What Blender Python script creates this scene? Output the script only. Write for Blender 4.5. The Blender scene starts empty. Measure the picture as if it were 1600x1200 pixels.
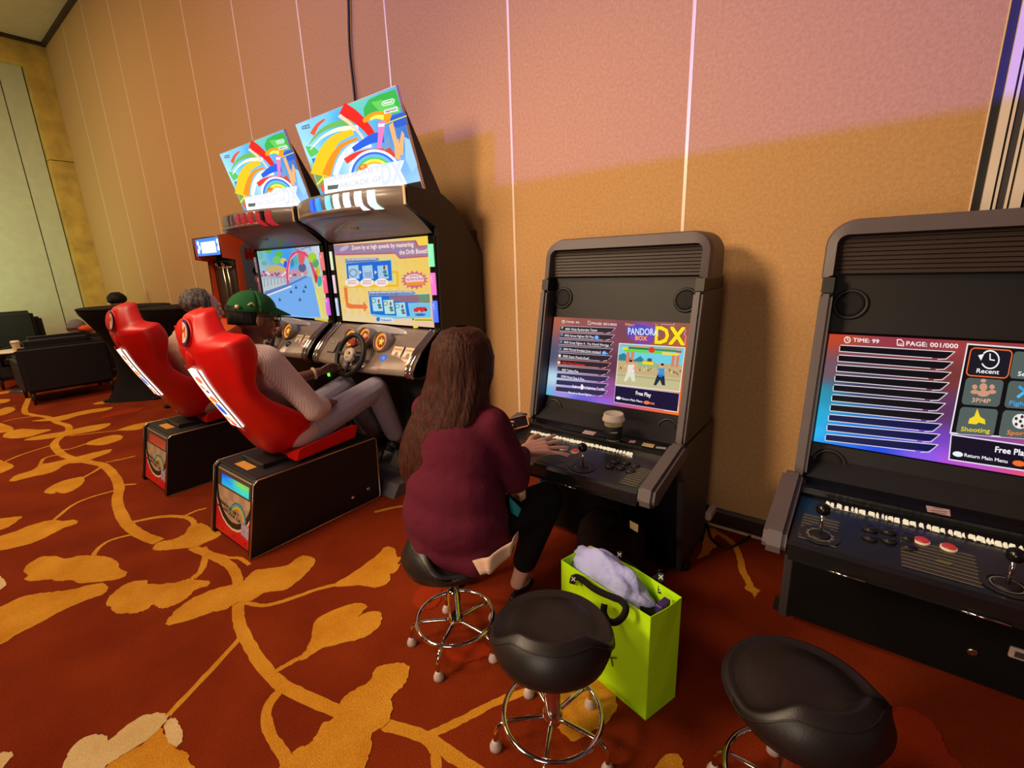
import bpy, bmesh, math, random
import numpy as np
from mathutils import Vector, Matrix, geometry

random.seed(7)
C = bpy.context.scene.collection
PI = math.pi

# ------------------------------------------------------------------ camera
H = 1.382                       # eye height above the carpet
F_PX, PITCH, ROLL, YAW = 726.6036, 0.251576957, -0.0334754934, 0.655819377
WALL = 2.4                      # the panelled wall is the plane y = WALL


def cam_rows():
    cy, sy = math.cos(YAW), math.sin(YAW)
    cp, sp = math.cos(PITCH), math.sin(PITCH)
    cr, sr = math.cos(ROLL), math.sin(ROLL)
    fwd = Vector((-sy * cp, cy * cp, -sp))
    right = Vector((cy, sy, 0))
    up = right.cross(fwd)
    return right * cr + up * sr, -right * sr + up * cr, fwd


R_, U_, F_ = cam_rows()
cam_data = bpy.data.cameras.new('camera')
cam = bpy.data.objects.new('camera', cam_data)
C.objects.link(cam)
cam_data.sensor_width = 36.0
cam_data.lens = F_PX / 1600.0 * 36.0
cam_data.clip_start = 0.02
cam.matrix_world = Matrix(((R_.x, U_.x, -F_.x, 0), (R_.y, U_.y, -F_.y, 0), (R_.z, U_.z, -F_.z, H), (0, 0, 0, 1)))
bpy.context.scene.camera = cam

# ------------------------------------------------------------------ world, lamps, exposure
vs = bpy.context.scene.view_settings
vs.view_transform = 'Standard'
vs.look = 'None'
vs.gamma = 1.0
vs.use_curve_mapping = False
vs.exposure = 0.0

world = bpy.data.worlds.new('hall')
bpy.context.scene.world = world
world.use_nodes = True
world.node_tree.nodes['Background'].inputs[0].default_value = (1.0, 0.80, 0.66, 1)
world.node_tree.nodes['Background'].inputs[1].default_value = 0.10


def aim(o, target):
    d = Vector(target) - o.location
    o.rotation_euler = d.to_track_quat('-Z', 'Y').to_euler()


def area_lamp(name, loc, target, size, power, col):
    l = bpy.data.lights.new(name, 'AREA')
    l.shape = 'DISK'
    l.size = size
    l.energy = power
    l.color = col
    o = bpy.data.objects.new(name, l)
    C.objects.link(o)
    o.location = loc
    aim(o, target)
    return o


def spot_lamp(name, loc, target, angle, blend, radius, power, col):
    l = bpy.data.lights.new(name, 'SPOT')
    l.spot_size = math.radians(angle)
    l.spot_blend = blend
    l.shadow_soft_size = radius
    l.energy = power
    l.color = col
    o = bpy.data.objects.new(name, l)
    C.objects.link(o)
    o.location = loc
    aim(o, target)
    return o


area_lamp('hall_downlight', (-3.3, -1.2, 4.7), (-3.2, -0.8, 0.0), 1.6, 140, (1.0, 0.76, 0.52))
area_lamp('hall_downlight', (-7.6, -1.2, 4.8), (-7.5, -0.6, 0.0), 1.6, 150, (1.0, 0.76, 0.50))
spot_lamp('front_spot', (-2.3, -1.8, 2.75), (-0.75, 2.4, 0.95), 68, 1.0, 0.4, 550, (1.0, 0.72, 0.44))
area_lamp('hall_glow', (-0.1, -1.3, 1.0), (-0.5, 1.6, 0.5), 0.9, 14, (1.0, 0.84, 0.66))
spot_lamp('wall_washer', (-4.6, -1.4, 4.2), (-4.2, 2.4, 2.0), 95, 1.0, 0.25, 62, (1.0, 0.58, 0.32))
spot_lamp('purple_stage_light', (0.9, -5.0, 3.0), (-0.9, 2.4, 3.2), 62, 0.9, 0.018, 1700, (0.10, 0.07, 1.0))
area_lamp('green_uplight', (-9.4, -0.3, 1.2), (-11.2, 0.9, 3.0), 0.8, 38, (0.66, 1.0, 0.50))


# ------------------------------------------------------------------ projection helpers (used to read positions off the plan)
def ray(px, py):
    return R_ * (px - 800.0) + U_ * (600.0 - py) + F_ * F_PX


def at_y(px, py, y):
    d = ray(px, py)
    t = y / d.y
    return Vector((d.x * t, y, H + d.z * t))


def at_z(px, py, z):
    d = ray(px, py)
    t = (z - H) / d.z
    return Vector((d.x * t, d.y * t, z))


def at_x(px, py, x):
    d = ray(px, py)
    t = x / d.x
    return Vector((x, d.y * t, H + d.z * t))


def lin(c):
    r = []
    for v in c[:3]:
        v = v / 255.0
        r.append(v / 12.92 if v <= 0.04045 else ((v + 0.055) / 1.055) ** 2.4)
    return tuple(r) + (1.0,)


# ------------------------------------------------------------------ materials
def new_mat(name):
    m = bpy.data.materials.new(name)
    m.use_nodes = True
    nt = m.node_tree
    return m, nt, nt.nodes['Principled BSDF']


def add_bump(nt, b, scale, strength, dist=0.01, detail=4.0, coord='Object', kind='noise'):
    tc = nt.nodes.new('ShaderNodeTexCoord')
    if kind == 'noise':
        n = nt.nodes.new('ShaderNodeTexNoise')
        n.inputs['Scale'].default_value = scale
        n.inputs['Detail'].default_value = detail
    else:
        n = nt.nodes.new('ShaderNodeTexVoronoi')
        n.inputs['Scale'].default_value = scale
    nt.links.new(tc.outputs[coord], n.inputs['Vector'])
    bp = nt.nodes.new('ShaderNodeBump')
    bp.inputs['Strength'].default_value = strength
    bp.inputs['Distance'].default_value = dist
    nt.links.new(n.outputs[0], bp.inputs['Height'])
    nt.links.new(bp.outputs[0], b.inputs['Normal'])
    return n


def mat(name, col, rough=0.6, metal=0.0, var=0.12, vscale=9.0, bump=0.0, bscale=200.0, bdist=0.002, spec=0.5, coat=0.0, sheen=0.0):
    """Procedural material: colour varied by noise, optional fine relief."""
    m, nt, b = new_mat(name)
    c = lin(col)
    tc = nt.nodes.new('ShaderNodeTexCoord')
    n = nt.nodes.new('ShaderNodeTexNoise')
    n.inputs['Scale'].default_value = vscale
    n.inputs['Detail'].default_value = 5
    nt.links.new(tc.outputs['Object'], n.inputs['Vector'])
    rmp = nt.nodes.new('ShaderNodeValToRGB')
    rmp.color_ramp.elements[0].position = 0.3
    rmp.color_ramp.elements[1].position = 0.7
    rmp.color_ramp.elements[0].color = tuple(v * (1 - var) for v in c[:3]) + (1,)
    rmp.color_ramp.elements[1].color = tuple(min(1, v * (1 + var)) for v in c[:3]) + (1,)
    nt.links.new(n.outputs[0], rmp.inputs[0])
    nt.links.new(rmp.outputs[0], b.inputs['Base Color'])
    b.inputs['Roughness'].default_value = rough
    b.inputs['Metallic'].default_value = metal
    b.inputs['Specular IOR Level'].default_value = spec
    b.inputs['Coat Weight'].default_value = coat
    b.inputs['Sheen Weight'].default_value = sheen
    if bump:
        add_bump(nt, b, bscale, bump, bdist)
    return m


def print_mat(name, rough=0.5, emit=0.0):
    """Flat print or backlit picture: colour from the mesh's colour attribute."""
    m, nt, b = new_mat(name)
    a = nt.nodes.new('ShaderNodeAttribute')
    a.attribute_name = 'ink'
    b.inputs['Roughness'].default_value = rough
    if emit:
        b.inputs['Base Color'].default_value = (0.005, 0.005, 0.005, 1)
        nt.links.new(a.outputs['Color'], b.inputs['Emission Color'])
        b.inputs['Emission Strength'].default_value = emit
        b.inputs['Specular IOR Level'].default_value = 0.03
    else:
        nt.links.new(a.outputs['Color'], b.inputs['Base Color'])
    return m


def glow(name, col, strength):
    m, nt, b = new_mat(name)
    b.inputs['Base Color'].default_value = (0.05, 0.05, 0.05, 1)
    b.inputs['Emission Color'].default_value = lin(col)
    b.inputs['Emission Strength'].default_value = strength
    b.inputs['Roughness'].default_value = 0.25
    return m


def carpet_mat(name, col, col2, vs_=3.0):
    m, nt, b = new_mat(name)
    tc = nt.nodes.new('ShaderNodeTexCoord')
    n1 = nt.nodes.new('ShaderNodeTexNoise')
    n1.inputs['Scale'].default_value = vs_
    n1.inputs['Detail'].default_value = 6
    n2 = nt.nodes.new('ShaderNodeTexNoise')
    n2.inputs['Scale'].default_value = 260
    n2.inputs['Detail'].default_value = 3
    mx = nt.nodes.new('ShaderNodeMix')
    mx.data_type = 'FLOAT'
    mx.inputs[0].default_value = 0.55
    rp = nt.nodes.new('ShaderNodeValToRGB')
    rp.color_ramp.elements[0].position = 0.36
    rp.color_ramp.elements[1].position = 0.66
    rp.color_ramp.elements[0].color = lin(col)
    rp.color_ramp.elements[1].color = lin(col2)
    for n in (n1, n2):
        nt.links.new(tc.outputs['Object'], n.inputs['Vector'])
    nt.links.new(n1.outputs[0], mx.inputs[2])
    nt.links.new(n2.outputs[0], mx.inputs[3])
    nt.links.new(mx.outputs[0], rp.inputs[0])
    nt.links.new(rp.outputs[0], b.inputs['Base Color'])
    bp = nt.nodes.new('ShaderNodeBump')
    bp.inputs['Strength'].default_value = 0.7
    bp.inputs['Distance'].default_value = 0.006
    nt.links.new(n2.outputs[0], bp.inputs['Height'])
    nt.links.new(bp.outputs[0], b.inputs['Normal'])
    b.inputs['Roughness'].default_value = 0.95
    b.inputs['Specular IOR Level'].default_value = 0.1
    return m


def fabric_mat(name, col, stripes=None, axis='Z', scale=60.0, col2=None, bump=0.35, bscale=350.0):
    m, nt, b = new_mat(name)
    tc = nt.nodes.new('ShaderNodeTexCoord')
    n = nt.nodes.new('ShaderNodeTexNoise')
    n.inputs['Scale'].default_value = bscale
    nt.links.new(tc.outputs['Object'], n.inputs['Vector'])
    n2 = nt.nodes.new('ShaderNodeTexNoise')
    n2.inputs['Scale'].default_value = 11.0
    n2.inputs['Detail'].default_value = 3.0
    nt.links.new(tc.outputs['Object'], n2.inputs['Vector'])
    hadd = nt.nodes.new('ShaderNodeMath')
    hadd.operation = 'MULTIPLY_ADD'
    hadd.inputs[1].default_value = 6.0
    nt.links.new(n2.outputs[0], hadd.inputs[0])
    nt.links.new(n.outputs[0], hadd.inputs[2])
    bp = nt.nodes.new('ShaderNodeBump')
    bp.inputs['Strength'].default_value = bump
    bp.inputs['Distance'].default_value = 0.005
    nt.links.new(hadd.outputs[0], bp.inputs['Height'])
    nt.links.new(bp.outputs[0], b.inputs['Normal'])
    rp = nt.nodes.new('ShaderNodeValToRGB')
    c = lin(col)
    rp.color_ramp.elements[0].color = tuple(v * 0.8 for v in c[:3]) + (1,)
    rp.color_ramp.elements[1].color = tuple(min(1, v * 1.2) for v in c[:3]) + (1,)
    if stripes:
        w = nt.nodes.new('ShaderNodeTexWave')
        w.bands_direction = axis
        w.inputs['Scale'].default_value = scale
        w.inputs['Distortion'].default_value = 1.0
        nt.links.new(tc.outputs['Object'], w.inputs['Vector'])
        rp.color_ramp.elements[0].color = lin(col)
        rp.color_ramp.elements[1].color = lin(col2)
        nt.links.new(w.outputs[0], rp.inputs[0])
    else:
        nt.links.new(n.outputs[0], rp.inputs[0])
    nt.links.new(rp.outputs[0], b.inputs['Base Color'])
    b.inputs['Roughness'].default_value = 0.85
    b.inputs['Specular IOR Level'].default_value = 0.2
    return m


M = {}
M['wall'] = mat('woven_wall_fabric', (206, 160, 108), 0.92, var=0.10, vscale=70, bump=0.6, bscale=190, bdist=0.004, spec=0.15)
M['seam'] = mat('pale_seam_strip', (252, 226, 206), 0.35, var=0.04)
M['pillar'] = mat('amber_stone', (205, 165, 80), 0.6, var=0.22, vscale=5, bump=0.3, bscale=30)
M['pale_wall'] = mat('pale_board', (205, 200, 172), 0.8, var=0.05, bump=0.15, bscale=80)
M['ceiling'] = mat('ceiling_paint', (200, 175, 145), 0.9, var=0.06)
M['dark_trim'] = mat('dark_trim_paint', (60, 38, 26), 0.6)
M['carpet'] = carpet_mat('rust_carpet', (112, 32, 8), (150, 56, 18))
M['leaf'] = carpet_mat('amber_pile', (198, 124, 22), (232, 166, 56), 6.0)
M['leaf_pale'] = carpet_mat('cream_pile', (214, 176, 108), (240, 208, 150), 8.0)
M['leaf_red'] = carpet_mat('orange_red_pile', (146, 40, 12), (172, 58, 20), 6.0)
M['black'] = mat('black_laminate', (21, 18, 19), 0.5, var=0.2)
M['blackgloss'] = mat('glossy_black_plastic', (16, 15, 16), 0.22, var=0.1)
M['blackmatte'] = mat('black_textured_board', (24, 21, 22), 0.7, var=0.2, bump=0.2, bscale=300)
M['charcoal'] = mat('charcoal_plastic', (62, 56, 60), 0.5, var=0.06, bump=0.1, bscale=500)
M['grey_mould'] = mat('grey_moulding', (94, 83, 86), 0.5, var=0.06)
M['hood'] = mat('bronze_grey_plastic', (126, 112, 104), 0.36, var=0.10, coat=0.15)
M['dash'] = mat('brushed_grey_console', (146, 128, 118), 0.32, metal=0.25, var=0.14)
M['chrome'] = mat('polished_chrome', (225, 220, 215), 0.09, metal=1.0, var=0.02)
M['brass'] = mat('brushed_steel_edge', (200, 180, 150), 0.3, metal=1.0, var=0.05)
M['red_shell'] = mat('red_moulded_shell', (214, 14, 12), 0.42, var=0.10, bump=0.06, bscale=260)
M['leatherette'] = mat('black_leatherette', (30, 25, 24), 0.42, var=0.2, vscale=14, bump=0.22, bscale=260, bdist=0.0015)
M['glide'] = mat('grey_glide_plastic', (196, 176, 172), 0.5)
M['print'] = print_mat('printed_ink', 0.45)
M['backlit'] = print_mat('backlit_print', 0.4, 1.35)
M['screen'] = print_mat('lit_screen', 0.2, 1.0)
M['screen_bright'] = print_mat('bright_lit_screen', 0.2, 0.95)
M['lightbox'] = print_mat('bright_light_box', 0.3, 1.25)
M['spkmesh'] = mat('speaker_mesh', (20, 18, 19), 0.75, var=0.2, bump=0.8, bscale=600)
M['lime'] = mat('lime_paper', (190, 250, 10), 0.55, var=0.04, vscale=4)
M['tissue'] = mat('lilac_tissue', (176, 182, 244), 0.7, var=0.10, vscale=8, bump=0.5, bscale=26, bdist=0.02)
M['ribbon'] = fabric_mat('black_ribbon', (20, 18, 18))
M['purple_card'] = mat('purple_card', (66, 42, 120), 0.5)
M['white'] = mat('white_plastic', (240, 222, 205), 0.45, var=0.04)
M['cream'] = mat('cream_paper', (226, 196, 150), 0.6)
M['teal'] = mat('teal_card', (40, 150, 160), 0.5)
M['red_btn'] = glow('lit_red_button', (215, 30, 24), 0.55)
M['blackbtn'] = mat('black_button', (26, 24, 26), 0.3)
M['blazer'] = fabric_mat('maroon_wool', (88, 21, 42), bump=0.5)
M['trouser'] = fabric_mat('black_twill', (20, 17, 18), bump=0.4)
M['denim'] = fabric_mat('pale_denim', (168, 160, 178), bump=0.45)
M['shirt'] = fabric_mat('striped_cotton', (226, 206, 206), True, 'Y', 30.0, (196, 166, 170))
M['shirt2'] = fabric_mat('beige_cotton', (206, 170, 150))
M['orange_cloth'] = fabric_mat('orange_cotton', (222, 92, 40))
M['red_cloth'] = fabric_mat('red_cotton', (205, 40, 24))
M['grey_cloth'] = fabric_mat('grey_wool', (120, 108, 104))
M['green_cap'] = fabric_mat('green_twill', (34, 92, 50), bump=0.25)
M['blackcloth'] = fabric_mat('black_stretch_cloth', (22, 17, 15), bump=0.2)
M['upholstery'] = mat('black_upholstery', (24, 22, 23), 0.6, var=0.15, bump=0.2, bscale=200)
M['wood'] = mat('dark_wood', (50, 26, 14), 0.5)
M['skin'] = mat('light_skin', (236, 182, 158), 0.5, var=0.05, vscale=20)
M['skin_dark'] = mat('dark_skin', (118, 76, 58), 0.42, var=0.08, vscale=20)
M['skin_mid'] = mat('ruddy_skin', (212, 140, 116), 0.5, var=0.07, vscale=20)
M['orange_body'] = mat('orange_laminate', (232, 84, 34), 0.4, var=0.06)
M['steelplate'] = mat('grey_floor_plate', (96, 92, 100), 0.5, var=0.1)
M['orange_case'] = mat('orange_phone_case', (240, 160, 96), 0.4)


def hair_mat(name, c1, c2, scale=70.0):
    m, nt, b = new_mat(name)
    tc = nt.nodes.new('ShaderNodeTexCoord')
    mp = nt.nodes.new('ShaderNodeMapping')
    mp.inputs['Scale'].default_value = (1.0, 1.0, 0.06)
    n = nt.nodes.new('ShaderNodeTexNoise')
    n.inputs['Scale'].default_value = scale
    n.inputs['Detail'].default_value = 5
    nt.links.new(tc.outputs['Object'], mp.inputs[0])
    nt.links.new(mp.outputs[0], n.inputs['Vector'])
    rp = nt.nodes.new('ShaderNodeValToRGB')
    rp.color_ramp.elements[0].position = 0.35
    rp.color_ramp.elements[1].position = 0.72
    rp.color_ramp.elements[0].color = lin(c1)
    rp.color_ramp.elements[1].color = lin(c2)
    nt.links.new(n.outputs[0], rp.inputs[0])
    nt.links.new(rp.outputs[0], b.inputs['Base Color'])
    bp = nt.nodes.new('ShaderNodeBump')
    bp.inputs['Strength'].default_value = 0.8
    bp.inputs['Distance'].default_value = 0.01
    nt.links.new(n.outputs[0], bp.inputs['Height'])
    nt.links.new(bp.outputs[0], b.inputs['Normal'])
    b.inputs['Roughness'].default_value = 0.55
    b.inputs['Specular IOR Level'].default_value = 0.22
    return m


M['hair_brown'] = hair_mat('long_brown_hair', (44, 18, 11), (76, 34, 20), 110.0)
M['hair_grey'] = hair_mat('grey_hair', (54, 46, 44), (150, 138, 132), 90)
M['hair_black'] = hair_mat('black_hair', (16, 13, 13), (34, 28, 26))


# ------------------------------------------------------------------ objects
def tag(o, label=None, cat=None, group=None, kind=None):
    if label: o['label'] = label
    if cat: o['category'] = cat
    if group: o['group'] = group
    if kind: o['kind'] = kind
    return o


ROOT_INV = {}


def thing(name, label, cat, loc=(0, 0, 0), rz=0.0, group=None):
    o = bpy.data.objects.new(name, None)
    o.empty_display_size = 0.1
    C.objects.link(o)
    o.location = loc
    o.rotation_euler = (0, 0, rz)
    ROOT_INV[o.name] = (Matrix.Translation(Vector(loc)) @ Matrix.Rotation(rz, 4, 'Z')).inverted()
    return tag(o, label, cat, group)


class MB:
    """Collects shapes; build() links them as ONE mesh object."""

    def __init__(self):
        self.v, self.f, self.sm, self.col = [], [], [], []

    def add(self, verts, faces, smooth=False, col=None):
        n = len(self.v)
        self.v += [tuple(p) for p in verts]
        for f in faces:
            self.f.append([i + n for i in f])
            self.sm.append(smooth)
            self.col.append(col)
        return self

    def bm(self, b, smooth=False):
        b.verts.ensure_lookup_table()
        b.verts.index_update()
        self.add([v.co for v in b.verts], [[v.index for v in f.verts] for f in b.faces], smooth)
        b.free()
        return self

    def box(self, lo, hi, bevel=0.0, rot=None, seg=1):
        b = bmesh.new()
        lo, hi = Vector(lo), Vector(hi)
        c, s = (lo + hi) / 2, hi - lo
        bmesh.ops.create_cube(b, size=1.0)
        for v in b.verts:
            v.co = Vector((v.co.x * s.x, v.co.y * s.y, v.co.z * s.z))
        if bevel:
            bmesh.ops.bevel(b, geom=b.edges[:], offset=bevel, segments=seg, affect='EDGES')
        for v in b.verts:
            if rot is not None:
                v.co = rot @ v.co
            v.co += c
        return self.bm(b, False)

    def hexa(self, p, bevel=0.0, seg=1):
        """Eight corners: bottom four (counter-clockwise), then top four."""
        b = bmesh.new()
        vs_ = [b.verts.new(q) for q in p]
        for f in ((3, 2, 1, 0), (4, 5, 6, 7), (0, 1, 5, 4), (1, 2, 6, 5), (2, 3, 7, 6), (3, 0, 4, 7)):
            b.faces.new([vs_[i] for i in f])
        bmesh.ops.recalc_face_normals(b, faces=b.faces[:])
        if bevel:
            bmesh.ops.bevel(b, geom=b.edges[:], offset=bevel, segments=seg, affect='EDGES')
        return self.bm(b)

    def prism(self, poly, axis, a0, a1, bevel=0.0, seg=1):
        """2-D outline swept along x ('x': outline in y,z), y ('y': x,z) or z ('z': x,y)."""
        def mk(p, a):
            return {'x': (a, p[0], p[1]), 'y': (p[0], a, p[1]), 'z': (p[0], p[1], a)}[axis]
        b = bmesh.new()
        lo = [b.verts.new(mk(p, a0)) for p in poly]
        hi = [b.verts.new(mk(p, a1)) for p in poly]
        n = len(poly)
        fs = [b.faces.new(lo), b.faces.new(hi[::-1])]
        for i in range(n):
            b.faces.new((lo[i], hi[i], hi[(i + 1) % n], lo[(i + 1) % n]))
        bmesh.ops.recalc_face_normals(b, faces=b.faces[:])
        if bevel:
            bmesh.ops.bevel(b, geom=[e for f in fs for e in f.edges], offset=bevel, segments=seg, affect='EDGES')
        bmesh.ops.triangulate(b, faces=[f for f in b.faces if len(f.verts) > 4])
        return self.bm(b)

    def tube(self, path, r, n=10, closed=False, caps=True):
        path = [Vector(p) for p in path]
        m = len(path)
        rs = r if isinstance(r, (list, tuple)) else [r] * m
        ref = None
        V, F = [], []
        for i, p in enumerate(path):
            a = path[(i - 1) % m] if (closed or i) else p
            c = path[(i + 1) % m] if (closed or i < m - 1) else p
            t = (c - a).normalized()
            if ref is None:
                ref = t.orthogonal().normalized()
            ref = (ref - t * ref.dot(t)).normalized()
            w = t.cross(ref)
            for k in range(n):
                g = 2 * PI * k / n
                V.append(p + (ref * math.cos(g) + w * math.sin(g)) * rs[i])
        for i in range(m if closed else m - 1):
            j = (i + 1) % m
            for k in range(n):
                l = (k + 1) % n
                F.append((i * n + k, i * n + l, j * n + l, j * n + k))
        if caps and not closed:
            F.append(tuple(range(n))[::-1])
            F.append(tuple((m - 1) * n + k for k in range(n)))
        return self.add(V, F, True)

    def lathe(self, prof, c=(0, 0, 0), n=24, axis=Vector((0, 0, 1)), smooth=True):
        q = Vector((0, 0, 1)).rotation_difference(Vector(axis)).to_matrix()
        V, F = [], []
        c = Vector(c)
        for r, z in prof:
            for k in range(n):
                g = 2 * PI * k / n
                V.append(q @ Vector((r * math.cos(g), r * math.sin(g), z)) + c)
        for i in range(len(prof) - 1):
            for k in range(n):
                l = (k + 1) % n
                F.append((i * n + k, i * n + l, (i + 1) * n + l, (i + 1) * n + k))
        F.append(tuple(range(n))[::-1])
        F.append(tuple((len(prof) - 1) * n + k for k in range(n)))
        return self.add(V, F, smooth)

    def ball(self, c, r, n=14, rot=None):
        rx = r if isinstance(r, (list, tuple)) else (r, r, r)
        V, F = [], []
        m = n // 2
        c = Vector(c)
        for i in range(m + 1):
            ph = PI * i / m
            for k in range(n):
                g = 2 * PI * k / n
                p = Vector((rx[0] * math.sin(ph) * math.cos(g), rx[1] * math.sin(ph) * math.sin(g), rx[2] * math.cos(ph)))
                V.append((rot @ p if rot is not None else p) + c)
        for i in range(m):
            for k in range(n):
                l = (k + 1) % n
                F.append((i * n + k, (i + 1) * n + k, (i + 1) * n + l, i * n + l))
        return self.add(V, F, True)

    def cap(self, p, q, r1, r2=None, n=12):
        """Tapered capsule."""
        p, q = Vector(p), Vector(q)
        r2 = r1 if r2 is None else r2
        t = (q - p)
        L = t.length
        t.normalize()
        u = t.orthogonal().normalized()
        w = t.cross(u)
        rings = []
        for i in range(5):
            g = PI / 2 * (1 - i / 4.0)
            rings.append((-r1 * math.sin(g), max(r1 * math.cos(g), r1 * 0.02)))
        for i in range(5):
            g = PI / 2 * i / 4.0
            rings.append((L + r2 * math.sin(g), max(r2 * math.cos(g), r2 * 0.02)))
        V, F = [], []
        for z, r in rings:
            for k in range(n):
                g = 2 * PI * k / n
                V.append(p + t * z + (u * math.cos(g) + w * math.sin(g)) * r)
        m = len(rings)
        for i in range(m - 1):
            for k in range(n):
                l = (k + 1) % n
                F.append((i * n + k, i * n + l, (i + 1) * n + l, (i + 1) * n + k))
        F.append(tuple(range(n))[::-1])
        F.append(tuple((m - 1) * n + k for k in range(n)))
        return self.add(V, F, True)

    def chain(self, pts, rs):
        for i in range(len(pts) - 1):
            self.cap(pts[i], pts[i + 1], rs[i], rs[i + 1])
        return self

    def grid(self, fn, nu, nv, smooth=True, close_u=False):
        V = [fn(i / nu, j / nv) for j in range(nv + 1) for i in range(nu + 1)]
        F = [(j * (nu + 1) + i, j * (nu + 1) + i + 1, (j + 1) * (nu + 1) + i + 1, (j + 1) * (nu + 1) + i) for j in range(nv) for i in range(nu)]
        return self.add(V, F, smooth)

    def mesh(self, name):
        me = bpy.data.meshes.new(name)
        me.from_pydata(self.v, [], self.f)
        me.polygons.foreach_set('use_smooth', self.sm)
        if any(c is not None for c in self.col):
            at = me.color_attributes.new('ink', 'FLOAT_COLOR', 'CORNER')
            vals = []
            for f, c in zip(self.f, self.col):
                if isinstance(c, list):
                    for k in c: vals += list(k)
                else:
                    vals += list(c or (1, 1, 1, 1)) * len(f)
            at.data.foreach_set('color', vals)
        me.update()
        return me

    def build(self, name, m, parent=None, local=False):
        me = self.mesh(name)
        me.materials.append(m)
        o = bpy.data.objects.new(name, me)
        C.objects.link(o)
        if parent is not None:
            o.parent = parent
            if not local and parent.name in ROOT_INV:
                o.matrix_parent_inverse = ROOT_INV[parent.name]
        return o


def bevel_mod(o, w, seg=2, ang=35):
    b = o.modifiers.new('soft_edges', 'BEVEL')
    b.width = w
    b.segments = seg
    b.limit_method = 'ANGLE'
    b.angle_limit = math.radians(ang)
    return o


def remeshed(mb, name, m, parent, voxel=0.008, smooth=6, sub=False):
    """Fuses overlapping shapes of mb into one continuous surface."""
    me = mb.mesh(name)
    t = bpy.data.objects.new('tmp_' + name, me)
    C.objects.link(t)
    r = t.modifiers.new('r', 'REMESH')
    r.mode = 'VOXEL'
    r.voxel_size = voxel
    s = t.modifiers.new('s', 'SMOOTH')
    s.factor = 0.5
    s.iterations = smooth
    dg = bpy.context.evaluated_depsgraph_get()
    out = bpy.data.meshes.new_from_object(t.evaluated_get(dg))
    bpy.data.objects.remove(t)
    out.name = name
    out.polygons.foreach_set('use_smooth', [True] * len(out.polygons))
    out.materials.clear()
    out.materials.append(m)
    o = bpy.data.objects.new(name, out)
    C.objects.link(o)
    if parent is not None:
        o.parent = parent
        if parent.name in ROOT_INV:
            o.matrix_parent_inverse = ROOT_INV[parent.name]
    return o


def smooth_path(pts, k=6, closed=False):
    P = [Vector(p) for p in pts]
    n = len(P)
    out = []
    for i in range(n if closed else n - 1):
        p0 = P[(i - 1) % n] if (closed or i) else P[0]
        p1, p2 = P[i], P[(i + 1) % n]
        p3 = P[(i + 2) % n] if (closed or i < n - 2) else P[-1]
        for j in range(k):
            t = j / k
            out.append(0.5 * ((2 * p1) + (p2 - p0) * t + (2 * p0 - 5 * p1 + 4 * p2 - p3) * t * t + (3 * p1 - p0 - 3 * p2 + p3) * t ** 3))
    if not closed:
        out.append(P[-1])
    return out


# ------------------------------------------------------------------ flat pictures (screens, prints)
TXT = {}


def glyphs(s):
    if s in TXT:
        return TXT[s]
    cu = bpy.data.curves.new('t', 'FONT')
    cu.body = s
    cu.size = 1.0
    cu.resolution_u = 2
    cu.fill_mode = 'FRONT'
    o = bpy.data.objects.new('t', cu)
    C.objects.link(o)
    dg = bpy.context.evaluated_depsgraph_get()
    me = bpy.data.meshes.new_from_object(o.evaluated_get(dg))
    V = [(v.co.x, v.co.y) for v in me.vertices]
    Fc = [list(p.vertices) for p in me.polygons]
    bpy.data.objects.remove(o)
    bpy.data.curves.remove(cu)
    bpy.data.meshes.remove(me)
    TXT[s] = (V, Fc)
    return TXT[s]


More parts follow.
